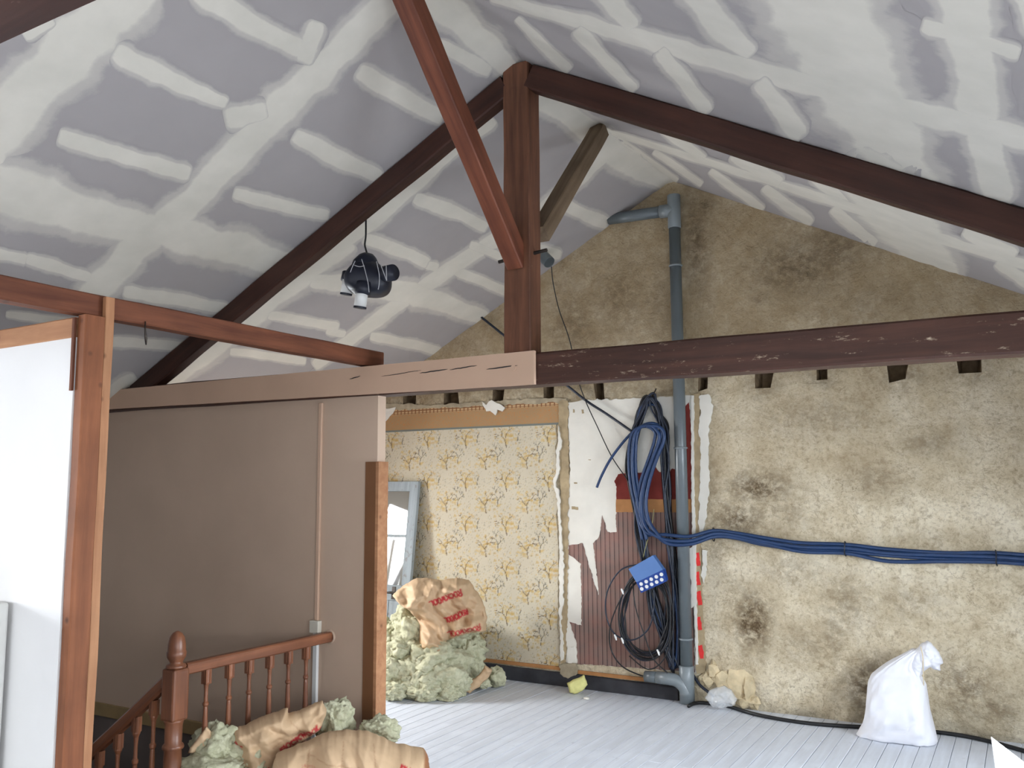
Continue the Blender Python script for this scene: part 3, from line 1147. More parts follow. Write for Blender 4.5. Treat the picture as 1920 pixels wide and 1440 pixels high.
def branch(p, ang, ln, r, depth, colour, tips, rs):
    q = (p[0] + ln * math.cos(ang), p[1] + ln * math.sin(ang))
    stroke(p, q, r, colour)
    if depth == 0:
        tips.append(q)
        return
    for s_ in (-1, 1):
        if rs.random() < 0.9:
            branch(q, ang + s_ * rs.uniform(0.3, 0.75), ln * rs.uniform(0.6, 0.85), r * 0.72, depth - 1, colour, tips, rs)


rs = random.Random(4)
for (bx_, by_) in ((0.10, 0.06), (0.31, 0.25)):
    for _ in range(58):
        blot((bx_ + rs.gauss(0.0, 0.06), by_ + 0.10 + rs.gauss(0, 0.05)), rs.uniform(.008, .020), rs.uniform(.006, .013), rs.choice(((206, 172, 96), (212, 184, 118), (196, 158, 84))), 0.5)
    tips = []
    branch((bx_ + 0.012, by_), 1.75, 0.066, 0.0026, 4, (104, 82, 62), tips, rs)
    for tq in tips:
        blot(tq, .008, .006, (202, 164, 88), 0.6)
    t2 = []
    branch((bx_ + 0.125, by_ + 0.055), 1.4, 0.055, 0.0021, 4, (86, 80, 78), t2, rs)
    for tq in t2:
        blot(tq, .006, .0045, (142, 138, 120), 0.6)
for _ in range(330):
    blot((rs.uniform(0, TW), rs.uniform(0, TH)), rs.uniform(.003, .007), rs.uniform(.003, .006), rs.choice(((150, 142, 120), (168, 158, 132), (190, 166, 112), (128, 122, 108))), 0.55)
tile = tile.reshape(tm, tn, 3)
xa, xb = -3.55, wx(1047, 1000)[0]
za, zb = 0.135, wx(880, 803)[1]
STEP = 0.0065
gx = np.arange(xa, xb, STEP)
gz = np.arange(za, zb + STEP, STEP)
NX, NZ = len(gx), len(gz)
vx, vz = np.meshgrid(gx, gz, indexing='ij')
cols = tile[((vz % TH) / RES).astype(int) % tm, ((vx % TW) / RES).astype(int) % tn].reshape(-1, 3)
dx = vx.copy()
for j in range(NZ):       # torn right edge
    e = 0.018 * noise.noise(Vector((0.2, gz[j] * 7, 3))) + 0.01 * noise.noise(Vector((0.2, gz[j] * 30, 3)))
    dx[-1, j] += e
    dx[-2, j] += e * 0.8
    dx[-3, j] += e * 0.5
V = np.stack([dx.ravel(), np.full(dx.size, -0.006), vz.ravel()], 1)
idx = np.arange(NX * NZ).reshape(NX, NZ)
F = np.stack([idx[:-1, :-1].ravel(), idx[1:, :-1].ravel(), idx[1:, 1:].ravel(), idx[:-1, 1:].ravel()], 1)
mb = MB()
mb.v, mb.f = V.tolist(), F.tolist()
wp = mb.build('flowered_wallpaper', PRINT, wall_back, cols=cols)
wp['label'] = 'cream wallpaper printed with yellow flowering branches'
# frieze above it
fx = np.arange(xa, wx(1050, 780)[0], 0.006)
fz = np.arange(zb - 0.004, wx(900, 756)[1], 0.005)
vx, vz = np.meshgrid(fx, fz, indexing='ij')
fc = np.tile(np.array(lin((172, 138, 100))), (vx.size, 1)).reshape(*vx.shape, 3)
sp = rng.random(vx.shape)
fc[sp > 0.93] = lin((196, 130, 70))
fc[(vz < zb + 0.012)] = lin((120, 124, 118))
top = vz > fz[-1] - 0.055
fc[top] = lin((196, 164, 124))
lad = top & ((((vx * 1000) % 42) < 8) | (np.abs(vz - (fz[-1] - 0.05)) < 0.004) | (np.abs(vz - (fz[-1] - 0.026)) < 0.004) | (np.abs(vz - (fz[-1] - 0.004)) < 0.004))
fc[lad] = lin((134, 92, 62))
V = np.stack([vx.ravel(), np.full(vx.size, -0.0075), vz.ravel()], 1)
idx = np.arange(vx.size).reshape(vx.shape)
F = np.stack([idx[:-1, :-1].ravel(), idx[1:, :-1].ravel(), idx[1:, 1:].ravel(), idx[:-1, 1:].ravel()], 1)
mb = MB()
mb.v, mb.f = V.tolist(), F.tolist()
mb.build('wallpaper_frieze', PRINT, wall_back, cols=fc.reshape(-1, 3))
slab('torn_mortar_band', GREYPLASTER, [(640, 762), (760, 757), (800, 760), (900, 753), (1000, 748), (1062, 746), (1062, 754), (1000, 757), (900, 762), (760, 768), (640, 774)], off=0.008, th=0.006, jag=1.6, seed=2, parent=wall_back)
slab('torn_paper_tuft', SKIM, [(905, 752), (915, 760), (925, 752), (940, 757), (950, 765), (944, 772), (935, 768), (930, 778), (922, 770), (914, 772)], off=0.015, th=0.012, jag=1.2, seed=5, parent=wall_back)
slab('peeled_corner', SKIM, [(700, 770), (744, 764), (738, 775), (716, 800), (700, 806)], off=0.012, th=0.008, jag=0.6, seed=6, parent=wall_back)
# rough strip where a partition stood, edged with broken plaster
slab('bare_strip', OLDPLASTER, [(1049, 752), (1066, 750), (1068, 900), (1066, 1100), (1062, 1244), (1052, 1244), (1054, 1000), (1050, 860)], off=0.004, th=0.012, jag=1.5, seed=8, parent=wall_back)
slab('plaster_edge', SKIM, [(1050, 800), (1056, 830), (1050, 860), (1053, 880), (1044, 905), (1052, 925), (1055, 1000), (1060, 1060), (1058, 1130), (1054, 1160), (1060, 1235), (1054, 1238), (1051, 1120), (1052, 1010), (1046, 930), (1040, 905), (1047, 880), (1044, 850), (1049, 830)],
     off=0.012, th=0.016, jag=1.5, seed=9, parent=wall_back)
slab('plaster_flake', SKIM, [(1066, 1210), (1078, 1212), (1082, 1240), (1066, 1244)], off=0.012, th=0.008, jag=1.2, seed=10, parent=wall_back)
slab('mortar_lump', GREYPLASTER, [(1052, 1244), (1082, 1242), (1086, 1262), (1068, 1272), (1054, 1262)], off=0.02, th=0.018, jag=1.5, seed=11, parent=wall_back)
# white plaster with the remains of a red frieze and striped paper
slab('plaster_panel', SKIM, [(1066, 756), (1100, 750), (1160, 748), (1230, 745), (1300, 741), (1303, 900), (1304, 1100), (1306, 1262), (1180, 1250), (1062, 1242), (1064, 1000), (1062, 905), (1070, 890), (1068, 830)], off=0.005, th=0.006, jag=1.3, seed=12, parent=wall_back)
slab('red_frieze', REDPAPER, [(1153, 903), (1160, 889), (1180, 886), (1206, 886), (1212, 872), (1219, 880), (1225, 870), (1236, 884), (1256, 886), (1262, 878), (1284, 884), (1286, 762), (1293, 755), (1297, 800), (1297, 937), (1157, 937), (1157, 915)], off=0.012, th=0.002, jag=0.8, seed=13, parent=wall_back, step=2.5)
slab('ochre_border', ORANGEPAPER, [(1156, 936), (1298, 936), (1298, 961), (1156, 960)], off=0.0125, th=0.002, jag=0.3, seed=14, parent=wall_back)
slab('striped_wallpaper', STRIPED, [(1156, 959), (1157, 998), (1140, 998), (1131, 966), (1125, 1005), (1113, 1018), (1119, 1060), (1124, 1118), (1110, 1075), (1094, 1018), (1068, 1022), (1066, 1038), (1090, 1056), (1092, 1172), (1070, 1166), (1082, 1205), (1084, 1244), (1200, 1252), (1304, 1260), (1301, 1100), (1299, 959)],
     off=0.0118, th=0.002, jag=0.9, seed=15, parent=wall_back, step=2.5)
slab('bare_strip', OLDPLASTER, [(1299, 740), (1314, 738), (1316, 900), (1316, 1100), (1325, 1262), (1306, 1262), (1304, 1000)], off=0.004, th=0.012, jag=1.2, seed=16, parent=wall_back)
slab('plaster_edge', SKIM, [(1298, 742), (1303, 742), (1303, 900), (1306, 1000), (1308, 1120), (1311, 1245), (1307, 1245), (1303, 1120), (1300, 1000), (1298, 880)], off=0.012, th=0.014, jag=0.7, seed=17, parent=wall_back)
slab('plaster_edge', SKIM, [(1312, 741), (1330, 738), (1338, 762), (1331, 800), (1329, 860), (1331, 900), (1326, 960), (1318, 1015), (1311, 985), (1313, 930), (1316, 860), (1311, 800), (1316, 770)], off=0.008, th=0.012, jag=1.4, seed=18, parent=wall_back)
slab('plaster_edge', SKIM, [(1318, 1030), (1327, 1034), (1326, 1070), (1322, 1094), (1316, 1080), (1319, 1056)], off=0.008, th=0.01, jag=1.4, seed=19, parent=wall_back)
slab('plaster_edge', SKIM, [(1292, 1030), (1305, 1020), (1306, 1130), (1296, 1142), (1297, 1085)], off=0.014, th=0.01, jag=1.4, seed=20, parent=wall_back)
for k, (x, y) in enumerate([(1310, 1048), (1310, 1084), (1313, 1121), (1313, 1168), (1316, 1221)]):
    slab('red_paint_mark', REDSPRAY, [(x - 5, y - 11), (x + 2, y - 13), (x + 4, y + 2), (x + 5, y + 12), (x - 2, y + 13), (x - 4, y)], off=0.0165, th=0.002, jag=0.9, seed=30 + k, parent=wall_back, step=2)
for k, (x, y, w, h) in enumerate([(1078, 904, 5, 3), (1073, 950, 12, 5), (1104, 862, 4, 2), (1092, 768, 4, 8), (1075, 768, 3, 6)]):
    slab('plaster_chip', OLDPLASTER, [(x, y), (x + w, y), (x + w, y + h), (x, y + h)], off=0.0112, th=0.0015, jag=0.8, seed=40 + k, parent=wall_back, step=2)
# broken stones at the foot of the wall
STONE = m_plain('tan_rubble_stone', (204, 187, 154), 0.95, 0.1, 0.2, 14, 0.6, 40)
for k, (x, y, rx, ry) in enumerate([(1352, 1275, 13, 13), (1381, 1282, 18, 20), (1404, 1290, 9, 18), (1397, 1314, 12, 10), (1415, 1318, 8, 9), (1336, 1258, 9, 12), (1378, 1308, 10, 9), (1322, 1276, 11, 10)]):
    p = at(x, y, Y=-0.02)
    clump('rubble_stone', STONE, (p[0], -0.01, max(p[2], 0.03)), (rx * 0.0044, 0.035, ry * 0.0044), 60 + k, 2, 0.75, wall_back, freq=1.6, flat=0.002).data.polygons.foreach_set('use_smooth', [False] * 320)
# tarred skirting with its ochre bead
b0, b1 = wx(900, 1262)[0] - 2.2, wx(1274, 1300)[0]
sk = MB()
n = 40
V, F = [], []
for i in range(n + 1):
    x = b0 + (b1 - b0) * i / n
    zt = 0.122 - 0.02 * i / n + 0.004 * noise.noise(Vector((x * 5, 0, 0)))
    yo = -0.036 + 0.004 * noise.noise(Vector((x * 4, 2, 0)))
    V += [(x, -0.009, 0.001), (x, yo, 0.001), (x, yo, zt - 0.008), (x, yo + 0.01, zt), (x, -0.009, zt)]
for i in range(n):
    for k in range(4):
        F.append((i * 5 + k, i * 5 + k + 1, i * 5 + 6 + k, i * 5 + 5 + k))
F += [(4, 3, 2, 1, 0), tuple(n * 5 + k for k in range(5))]
sk.add(V, F)
struct(sk.build('baseboard_back', BITUMEN))
struct(MB().box((b0, -0.022, 0.1225), (wx(1052, 1240)[0], -0.0085, 0.150)).build('trim_3', ORANGEPAPER))
struct(MB().box((wx(1086, 1245)[0], -0.026, 0.113), (wx(1240, 1250)[0], -0.0135, 0.140)).build('trim_4', ORANGEPAPER))

# ------------------------------------------------------------------ the roof truss
def tie_z(X):
    return 2.1659 - 0.0135 * X, 2.3416 - 0.0021 * X


root = empty('tie_beam', (0, YT, 0))
tag(root, 'long horizontal tie beam under the king post, left half painted beige pink, right half dark brown', 'beam')
for nm, xa_, xb_ in (('beam', XL, XR),):
    za0, za1 = tie_z(xa_)
    zb0, zb1 = tie_z(xb_)
    timber(nm, (xa_, YT + 0.075, (za0 + za1) / 2), (xb_, YT + 0.075, (zb0 + zb1) / 2), 0.15, 0.176, WOOD_TIE, parent=root, seed=11, wob=0.006, nseg=50, cham=0.010)
xe = at(1001, 690, Y=YT - 0.028)[0]
pc = MB()
n = 30
V, F = [], []
for i in range(n + 1):
    x = XL + (xe - XL) * i / n
    zb_, zt_ = tie_z(x)
    w0 = 0.003 * noise.noise(Vector((x * 3, 1, 0)))
    V += [(x, YT - 0.028, zb_ - 0.002 + w0), (x, YT - 0.028, zt_ + 0.004 + w0), (x, YT - 0.0045, zt_ + 0.004 + w0), (x, YT - 0.0045, zb_ - 0.002 + w0)]
for i in range(n):
    for k in range(4):
        k2 = (k + 1) % 4
        F.append((i * 4 + k, i * 4 + 4 + k, i * 4 + 4 + k2, i * 4 + k2))
F += [(0, 1, 2, 3), (n * 4 + 3, n * 4 + 2, n * 4 + 1, n * 4)]
pc.add(V, F)
fc_o = under(root, pc.build('painted_facing', PINK_WOOD))
fc_o['label'] = 'beige pink painted face of the beam'
ck = MB()
for (a, b, c, d) in [((640 + 640 / 4.36, 560 + 610 / 4.36), (640 + 870 / 4.36, 560 + 576 / 4.36), 0.0035, 1), ((640 + 885 / 4.36, 560 + 582 / 4.36), (640 + 1110 / 4.36, 560 + 545 / 4.36), 0.003, 2), ((640 + 1185 / 4.36, 560 + 578 / 4.36), (640 + 1440 / 4.36, 560 + 545 / 4.36), 0.0035, 3),
                     ((655, 711), (676, 705), 0.003, 4), ((715, 706), (790, 694), 0.002, 5)]:
    p, q = at(*a, Y=YT - 0.0285), at(*b, Y=YT - 0.0285)
    pts = [p + (q - p) * k / 10 + np.array([0, 0, 0.003 * noise.noise(Vector((k * .6, d, 0)))]) for k in range(11)]
    ck.tube(pts, [c * 0.15] + [c * (0.5 + 0.5 * math.sin(math.pi * k / 10)) for k in range(1, 10)] + [c * .15], 6)
under(fc_o, ck.build('crack', BLACK_C)).matrix_parent_inverse = Matrix.Identity(4)
pb = at(963, 690, Y=YT - 0.028)
pg = MB().tube([pb + (0, 0.004, 0), pb + (0, -0.006, 0)], 0.016, 16)
under(fc_o, pg.build('peg', PINK_WOOD)).matrix_parent_inverse = Matrix.Identity(4)

kp = timber('king_post', (-0.026, YT + 0.066, 2.338), (-0.026, YT + 0.066, roof_z(-0.02, YT) - 0.012), 0.168, 0.128, WOOD_KING, up=(0, 1, 0), seed=21, wob=0.006)
kproot = empty('king_post', (-0.026, YT, 2.338))
tag(kproot, 'upright brown king post at the middle of the roof truss', 'post')
kp.name = 'post_body'
mw = kp.matrix_world.copy()
kp.parent = kproot
kp.matrix_parent_inverse = Matrix.Translation(kproot.location).inverted()
kproot.name = 'king_post'
bz = at(1015, 473, Y=YT + 0.06)
bt = MB().tube([(-0.17, YT + 0.05, bz[2] - 0.02), (0.14, YT + 0.05, bz[2] + 0.005)], 0.010, 10)
under(kproot, bt.build('iron_bolt', STEEL))


def rafter(side, label, mat, Yc, seed, xend, h=0.135, w=0.09, x0=0.03):
    H, sl, sr = roof_params(Yc)
    s_ = sl if side < 0 else sr
    ca = 1 / math.hypot(1, s_)
    off = (h / 2 + 0.004) / ca
    a = (side * x0, Yc, H - s_ * x0 - off)
    b = (side * xend, Yc, H - s_ * xend - off)
    o = timber('rafter', a, b, w, h, mat, up=(0, 0, 1), seed=seed, wob=0.008, nseg=40, cham=0.008)
    return tag(o, label, 'rafter')


rafter(-1, 'dark brown rafter of the king post truss, sloping down to the left', WOOD_DARK, YT + 0.047, 31, 3.32, x0=0.10)
rafter(1, 'dark brown rafter of the king post truss, sloping down to the right', WOOD_DARK, YT + 0.047, 32, XR, x0=0.06)
# tie beam of the next truss, close overhead at the top left corner of the view
nt = timber('tie_beam', (XL, -6.06, 2.234), (XR, -6.06, 2.225), 0.15, 0.176, WOOD_DARK, seed=12, wob=0.006, nseg=50, cham=0.010)
tag(nt, 'dark brown beam crossing the top left corner, nearest to the viewer', 'beam')

# ridge braces
pA, pB = at(962, 470, X=-0.03), at(762, -10, X=-0.03)
dirn = (pB - pA) / (pB[2] - pA[2])
topz = roof_z(-0.03, -3.6) - 0.02
o = timber('ridge_brace', pA - dirn * 0.06, pA + dirn * (topz - pA[2]), 0.10, 0.115, WOOD_BRACE, up=(0, 1, 0), seed=41)
tag(o, 'reddish brown diagonal brace rising from the king post towards the viewer', 'brace')
pA, pB = at(1003, 455, X=-0.01), at(1122, 250, X=-0.01)
dirn = (pB - pA) / (pB[2] - pA[2])
topz = roof_z(-0.02, -1.3) - 0.03
o = timber('ridge_brace', pA + dirn * 0.06, pA + dirn * (topz - pA[2]), 0.10, 0.10, WOOD_GREY, up=(0, 1, 0), seed=42)
tag(o, 'weathered grey brace rising behind the king post to the ridge', 'brace')

# long joist crossing from the near side onto the tie beam
jo = timber('joist', (-1.116, YB + 0.02, 2.408), (-1.116, -2.315, 2.408), 0.08, 0.098, WOOD_JOIST, seed=51, wob=0.005, nseg=50)
tag(jo, 'orange brown joist running over the post onto the painted tie beam', 'beam')
# post
pr = empty('timber_post', (-1.07, -4.28, 0))
tag(pr, 'tall orange brown timber post at the end of the white partition', 'post')
timber('post_body', (-1.06, -4.295, 0.0), (-1.06, -4.295, 2.352), 0.058, 0.092, WOOD_POST, up=(0, 1, 0), parent=pr, seed=61)
timber('batten', (-1.055, -4.226, 0.0), (-1.055, -4.226, 2.445), 0.028, 0.042, WOOD_LATH, up=(0, 1, 0), parent=pr, seed=62, cham=0.003)
timber('edge_strip', (-1.094, -4.352, 2.03), (-1.094, -4.352, 2.34), 0.018, 0.012, WOOD_JOIST, up=(0, 1, 0), parent=pr, seed=63, cham=0.002)
hk = at(272, 615, X=-1.07)
h1 = MB().tube([hk + (0, 0, 0.03), hk, hk + (0.004, 0.004, -0.05), hk + (-0.004, 0.012, -0.075)], [0.003, 0.003, 0.006, 0.003], 8)
o = h1.build('iron_hook', STEEL, smooth=True)
tag(o, 'small dark iron hook hanging under the orange brown joist', 'hook')

# ------------------------------------------------------------------ stairs and railing
XRL = -1.369
st_root = empty('staircase', (-1.45, -3.95, 0))
tag(st_root, 'wooden staircase dropping away beside the white partition', 'staircase')
for k in range(9):
    z = -0.19 * (k + 1)
    x = -1.45 - 0.24 * k
    under(st_root, MB().box((x - 0.27, -4.28, z - 0.03), (x - 0.001, -3.60, z)).build('tread', WOOD_RAIL))
    under(st_root, MB().box((x - 0.02, -4.28, z), (x - 0.001, -3.60, z + 0.158)).build('riser', WOOD_RAIL))
V = [(-1.46, -3.56, 0.0), (-1.46, -3.56, -0.26), (-3.7, -3.56, -2.05), (-3.7, -3.56, -1.79)]
sg = MB().add([(x, y, z) for x, y, z in V] + [(x, y - 0.03, z) for x, y, z in V], [(0, 1, 2, 3), (7, 6, 5, 4), (0, 4, 5, 1), (1, 5, 6, 2), (2, 6, 7, 3), (3, 7, 4, 0)])
under(st_root, sg.build('stringer', WOOD_RAIL))

NY = -3.548
rail_root = empty('stair_railing', (XRL, NY, 0))
tag(rail_root, 'varnished brown stair railing with turned balusters against the pink partition', 'railing')
timber('handrail', (XRL, NY + 0.05, 0.722), (XRL, PY - 0.001, 0.722), 0.052, 0.058, WOOD_RAIL, parent=rail_root, seed=71, cham=0.007)
ph, pl = at(325, 1268, Y=NY), at(150, 1432, Y=NY)
dv = (pl - ph) / np.linalg.norm(pl - ph)
timber('sloping_handrail', ph, ph + dv * 2.6, 0.055, 0.060, WOOD_RAIL, parent=rail_root, seed=72, cham=0.012)
timber('bottom_rail', (XRL, NY, 0.028), (XRL, PY - 0.001, 0.028), 0.07, 0.05, WOOD_RAIL, parent=rail_root, seed=73)
BAL = [(0.019, 0.0), (0.019, 0.10), (0.012, 0.115), (0.010, 0.14), (0.015, 0.22), (0.016, 0.30), (0.012, 0.44), (0.0105, 0.455), (0.016, 0.462), (0.016, 0.472), (0.0105, 0.48), (0.010, 0.53), (0.0125, 0.56), (0.02, 0.575), (0.02, 0.64)]


def baluster(x, y, z0, z1, parent):
    L = z1 - z0
    mb = MB().lathe([(r, z / 0.64 * L) for r, z in BAL], (x, y, z0), 14)
    mb.box((x - 0.018, y - 0.018, z1 - 0.075), (x + 0.018, y + 0.018, z1))
    return under(parent, mb.build('baluster', WOOD_RAIL_Z, smooth=False))


for px_ in (387, 430, 467, 505, 540, 573):
    p = at(px_, 1275, X=XRL)
    baluster(XRL, p[1], 0.05, 0.698, rail_root)
for k, px_ in enumerate((289, 256, 222, 187, 152, 118, 84)):
    x = at(px_, 1330 + 30 * k, Y=NY)[0]
    tt = (x - ph[0]) / dv[0]
    zt = ph[2] + dv[2] * tt - 0.03
    baluster(x, NY, zt - 0.82, zt, rail_root)
nc = (XRL, NY, 0)
nb = MB()
nb.lathe([(0.050, -0.30), (0.050, 0.02), (0.043, 0.04), (0.040, 0.19), (0.044, 0.195), (0.050, 0.205), (0.044, 0.215), (0.041, 0.22), (0.043, 0.30), (0.041, 0.345), (0.050, 0.352), (0.052, 0.36), (0.05, 0.368), (0.041, 0.378), (0.042, 0.46), (0.046, 0.478), (0.050, 0.49)], nc, 24)
under(rail_root, nb.build('newel_shaft', WOOD_RAIL_Z, smooth=True))
nk = MB().box((XRL - 0.048, NY - 0.048, 0.485), (XRL + 0.048, NY + 0.048, 0.735))
under(rail_root, nk.build('newel_block', WOOD_RAIL_Z, bevel=0.012))
fnl = MB().lathe([(0.046, 0.735), (0.050, 0.742), (0.046, 0.752), (0.030, 0.760), (0.034, 0.770), (0.046, 0.790), (0.048, 0.812), (0.044, 0.818), (0.043, 0.85), (0.036, 0.884), (0.022, 0.905), (0.006, 0.914)], nc, 24)
under(rail_root, fnl.build('acorn_finial', WOOD_RAIL_Z, smooth=True))
pe = at(612, 1196, Y=PY)
wpz = MB()
wpz.tube([(XRL + 0.036 * math.cos(a), PY - 0.002, 0.722 + 0.036 * math.sin(a)) for a in np.linspace(0, 2 * math.pi, 20)[:-1]], 0.007, 8, closed=True)
under(rail_root, wpz.build('wall_rosette', PINK))

# cable trunking and socket on the pink partition
cx0 = at(601, 900, Y=PY)[0]
cd = empty('cable_trunking', (cx0, PY, 0))
tag(cd, 'slim cable trunking running down the pink partition to a small box', 'trunking')
zbx = at(596, 1172, Y=PY)[2]
under(cd, MB().box((cx0 - 0.013, PY - 0.018, zbx + 0.03), (cx0 + 0.013, PY - 0.0005, 2.15)).build('painted_trunking', PINK_WOOD, bevel=0.003))
under(cd, MB().box((cx0 - 0.017, PY - 0.022, 0.02), (cx0 + 0.017, PY - 0.0005, zbx - 0.045)).build('white_trunking', WHITEPLASTIC, bevel=0.003))
sb = under(cd, MB().box((cx0 - 0.036, PY - 0.036, zbx - 0.045), (cx0 + 0.036, PY - 0.0005, zbx + 0.03)).build('junction_box', m_plain('aged_white_plastic', (206, 200, 186), 0.5, 0.4, 0.03, 5), bevel=0.005))

# ------------------------------------------------------------------ waste pipe up the gable
PVY = -0.068
ppr = empty('waste_pipe', (0.04, PVY, 0))
tag(ppr, 'tall grey plastic waste pipe standing against the gable up to the ridge', 'pipe')
xb_, xt_ = at(1287, 1240, Y=PVY)[0], at(1264, 400, Y=PVY)[0]


def pipe_at(z):
    return np.array([xb_ + (xt_ - xb_) * (z / 3.8), PVY, z])


under(ppr, MB().tube([pipe_at(0.26), pipe_at(3.70)], 0.046, 28).build('riser_pipe', PVC, smooth=True))
zt = at(1264, 366, Y=PVY)[2]
under(ppr, MB().tube([pipe_at(3.66), pipe_at(3.665), pipe_at(zt - 0.004), pipe_at(zt)], [0.049, 0.052, 0.052, 0.049], 28).build('tee_fitting', PVC_L, smooth=True))
zb2 = at(1240, 398, Y=PVY)[2]
pt = pipe_at(zb2)
under(ppr, MB().tube([pt + (0.0, 0, 0), pt + (-0.115, -0.004, 0.004)], 0.053, 24).build('tee_socket', PVC_L, smooth=True))
pend = at(1148, 410, Y=PVY - 0.01)
under(ppr, MB().tube([pt + (-0.11, -0.004, 0.004), pend + (-0.03, 0, 0.0)], 0.046, 24).build('branch_pipe', PVC, smooth=True))
for zc in (at(1270, 498, Y=PVY)[2], at(1280, 840, Y=PVY)[2], at(1285, 1198, Y=PVY)[2]):
    p = pipe_at(zc)
    under(ppr, MB().tube([p + (0, 0, -0.008), p + (0, 0, -0.004), p + (0, 0, 0.004), p + (0, 0, 0.008)], [0.049, 0.054, 0.054, 0.049], 28).build('pipe_collar', PVC_L, smooth=True))
p0 = pipe_at(0.0)
under(ppr, MB().tube([p0 + (0, -0.004, 0.003), p0 + (0, -0.004, 0.27), p0 + (0, -0.004, 0.275)], [0.056, 0.056, 0.050], 28).build('foot_fitting', PVC_L, smooth=True))
el = [at(1210, 1268, Y=PVY - 0.05), at(1232, 1270, Y=PVY - 0.05), at(1256, 1273, Y=PVY - 0.05)]
ze = el[2][2]
xe_ = p0[0]
path = [el[1], el[2]] + [np.array([el[2][0] + (xe_ - el[2][0]) * math.sin(a), PVY - 0.05 + 0.03 * math.sin(a), ze - (ze - 0.06) * (1 - math.cos(a))]) for a in np.linspace(0.2, math.pi / 2, 8)]
under(ppr, MB().tube(path, 0.046, 22).build('elbow', PVC_L, smooth=True))
under(ppr, MB().tube([el[0], el[1] + (0.02, 0, 0)], 0.042, 22).build('branch_end', PVC, smooth=True))

# pipe stub through the left slope
ps = at_roof(1016, 478)
nd = np.array([0.50, -0.10, -0.86])
pe_ = at(1030, 492, Y=ps[1] - 0.03)
stub = empty('pipe_stub', tuple(ps))
tag(stub, 'short open grey pipe stub poking through the ceiling behind the king post', 'pipe')
nd = (pe_ - ps) / np.linalg.norm(pe_ - ps)
tb = MB().tube([ps - nd * 0.04, pe_, pe_, pe_ - nd * 0.06], [0.050, 0.050, 0.044, 0.044], 26, caps=False)
under(stub, tb.build('stub_pipe', PVC, smooth=False))
under(stub, MB().tube([pe_ - nd * 0.06, pe_ - nd * 0.062], 0.0445, 26).build('bore_shade', BLACK_C))  # black disc stands in for the shade inside the open pipe

# ------------------------------------------------------------------ cables and conduits


def cable(name, px, r, mat, Y=-0.05, per=7, closed=False, n=8, parent=None):
    pts = []
    for p in px:
        y = p[2] if len(p) > 2 else Y
        pts.append(at(p[0], p[1], Y=y))
    mb = MB().tube(smooth_path(pts, per, closed), r, n, closed=closed)
    o = mb.build(name, mat, None, True)
    return under(parent, o) if parent is not None else o


o = cable('dangling_cable', [(1034, 500, ps[1] - 0.03), (1037, 530, -0.25), (1048, 580, -0.2), (1068, 638, -0.16), (1082, 705, -0.12), (1098, 752, -0.09), (1120, 800, -0.08), (1148, 858, -0.08), (1180, 905, -0.10), (1196, 935, -0.12)], 0.0045, BLACK_C)
tag(o, 'thin black cable dangling from the pipe stub to the cable coil', 'cable')
o = cable('dark_blue_cable', [(903, 595, -0.03), (950, 633, -0.05), (1010, 682, -0.06), (1062, 722, -0.06), (1100, 752, -0.06), (1140, 778, -0.06), (1186, 810, -0.09)], 0.011, NAVY_C)
tag(o, 'straight dark blue cable slanting down behind the king post to the coil', 'cable')

coil = empty('cable_coil', tuple(at(1222, 745, Y=0.0)))
tag(coil, 'big hank of black and blue cables hung beside the waste pipe', 'cable coil')
rs = random.Random(11)
under(coil, MB().tube([at(1224, 742, Y=0.0), at(1226, 738, Y=-0.03), at(1230, 729, Y=-0.06)], 0.005, 8).build('nail', STEEL))
U1 = [(1222, 743), (1200, 770), (1186, 815), (1180, 870), (1184, 930), (1194, 990), (1210, 1055), (1232, 1130), (1252, 1205), (1268, 1245), (1280, 1235), (1276, 1170), (1270, 1090), (1262, 1010), (1254, 930), (1250, 860), (1246, 805), (1236, 765)]
for k in range(15):
    j = [(x + rs.gauss(0, 3.5) + (k % 4) * 2.0 * (1 if x < 1222 else -1), y + rs.gauss(0, 5) + 3 * (k % 3), -0.03 - 0.009 * (k % 6) - 0.004 * rs.random()) for x, y in U1]
    j = [(min(x, 1262) if y > 1000 and k % 3 else min(x, 1272), y, z) for x, y, z in j]
    cable('cable_loop', j, 0.0085 if k % 3 else 0.0105, (BLACK_C, NAVY_C, BLACK_C, BLUE_C)[k % 4] if k < 9 else NAVY_C, closed=True, parent=coil, per=5)
U2 = [(1214, 1078), (1186, 1092), (1168, 1130), (1164, 1170), (1174, 1205), (1200, 1230), (1230, 1228), (1250, 1200), (1256, 1160), (1252, 1120), (1238, 1090)]
for k in range(9):
    s_ = 1.0 + rs.uniform(-0.14, 0.08)
    j = [(1212 + (x - 1212) * s_ + rs.gauss(0, 2), 1152 + (y - 1152) * s_ + rs.gauss(0, 2.5), -0.075 - 0.007 * k) for x, y in U2]
    cable('cable_loop', j, 0.006, (BLACK_C, NAVY_C, BLACK_C)[k % 3], closed=True, parent=coil, per=5)
cable('cable_loop', [(1200, 1058, -.13), (1165, 1068, -.14), (1140, 1105, -.14), (1136, 1150, -.14), (1152, 1188, -.13), (1185, 1200, -.12), (1215, 1180, -.12), (1226, 1140, -.12), (1226, 1105, -.12)], 0.0062, NAVY_C, parent=coil)
cable('cable_loop', [(1188, 1085, -.13), (1165, 1120, -.14), (1145, 1170, -.14), (1145, 1215, -.13), (1165, 1248, -.12), (1200, 1266, -.11), (1216, 1268, -.115)], 0.0055, BLACK_C, parent=coil)
cable('cable_loop', [(1186, 1092, -.15), (1192, 1140, -.15), (1208, 1190, -.15), (1225, 1235, -.14), (1252, 1262, -.13)], 0.005, BLACK_C, parent=coil)
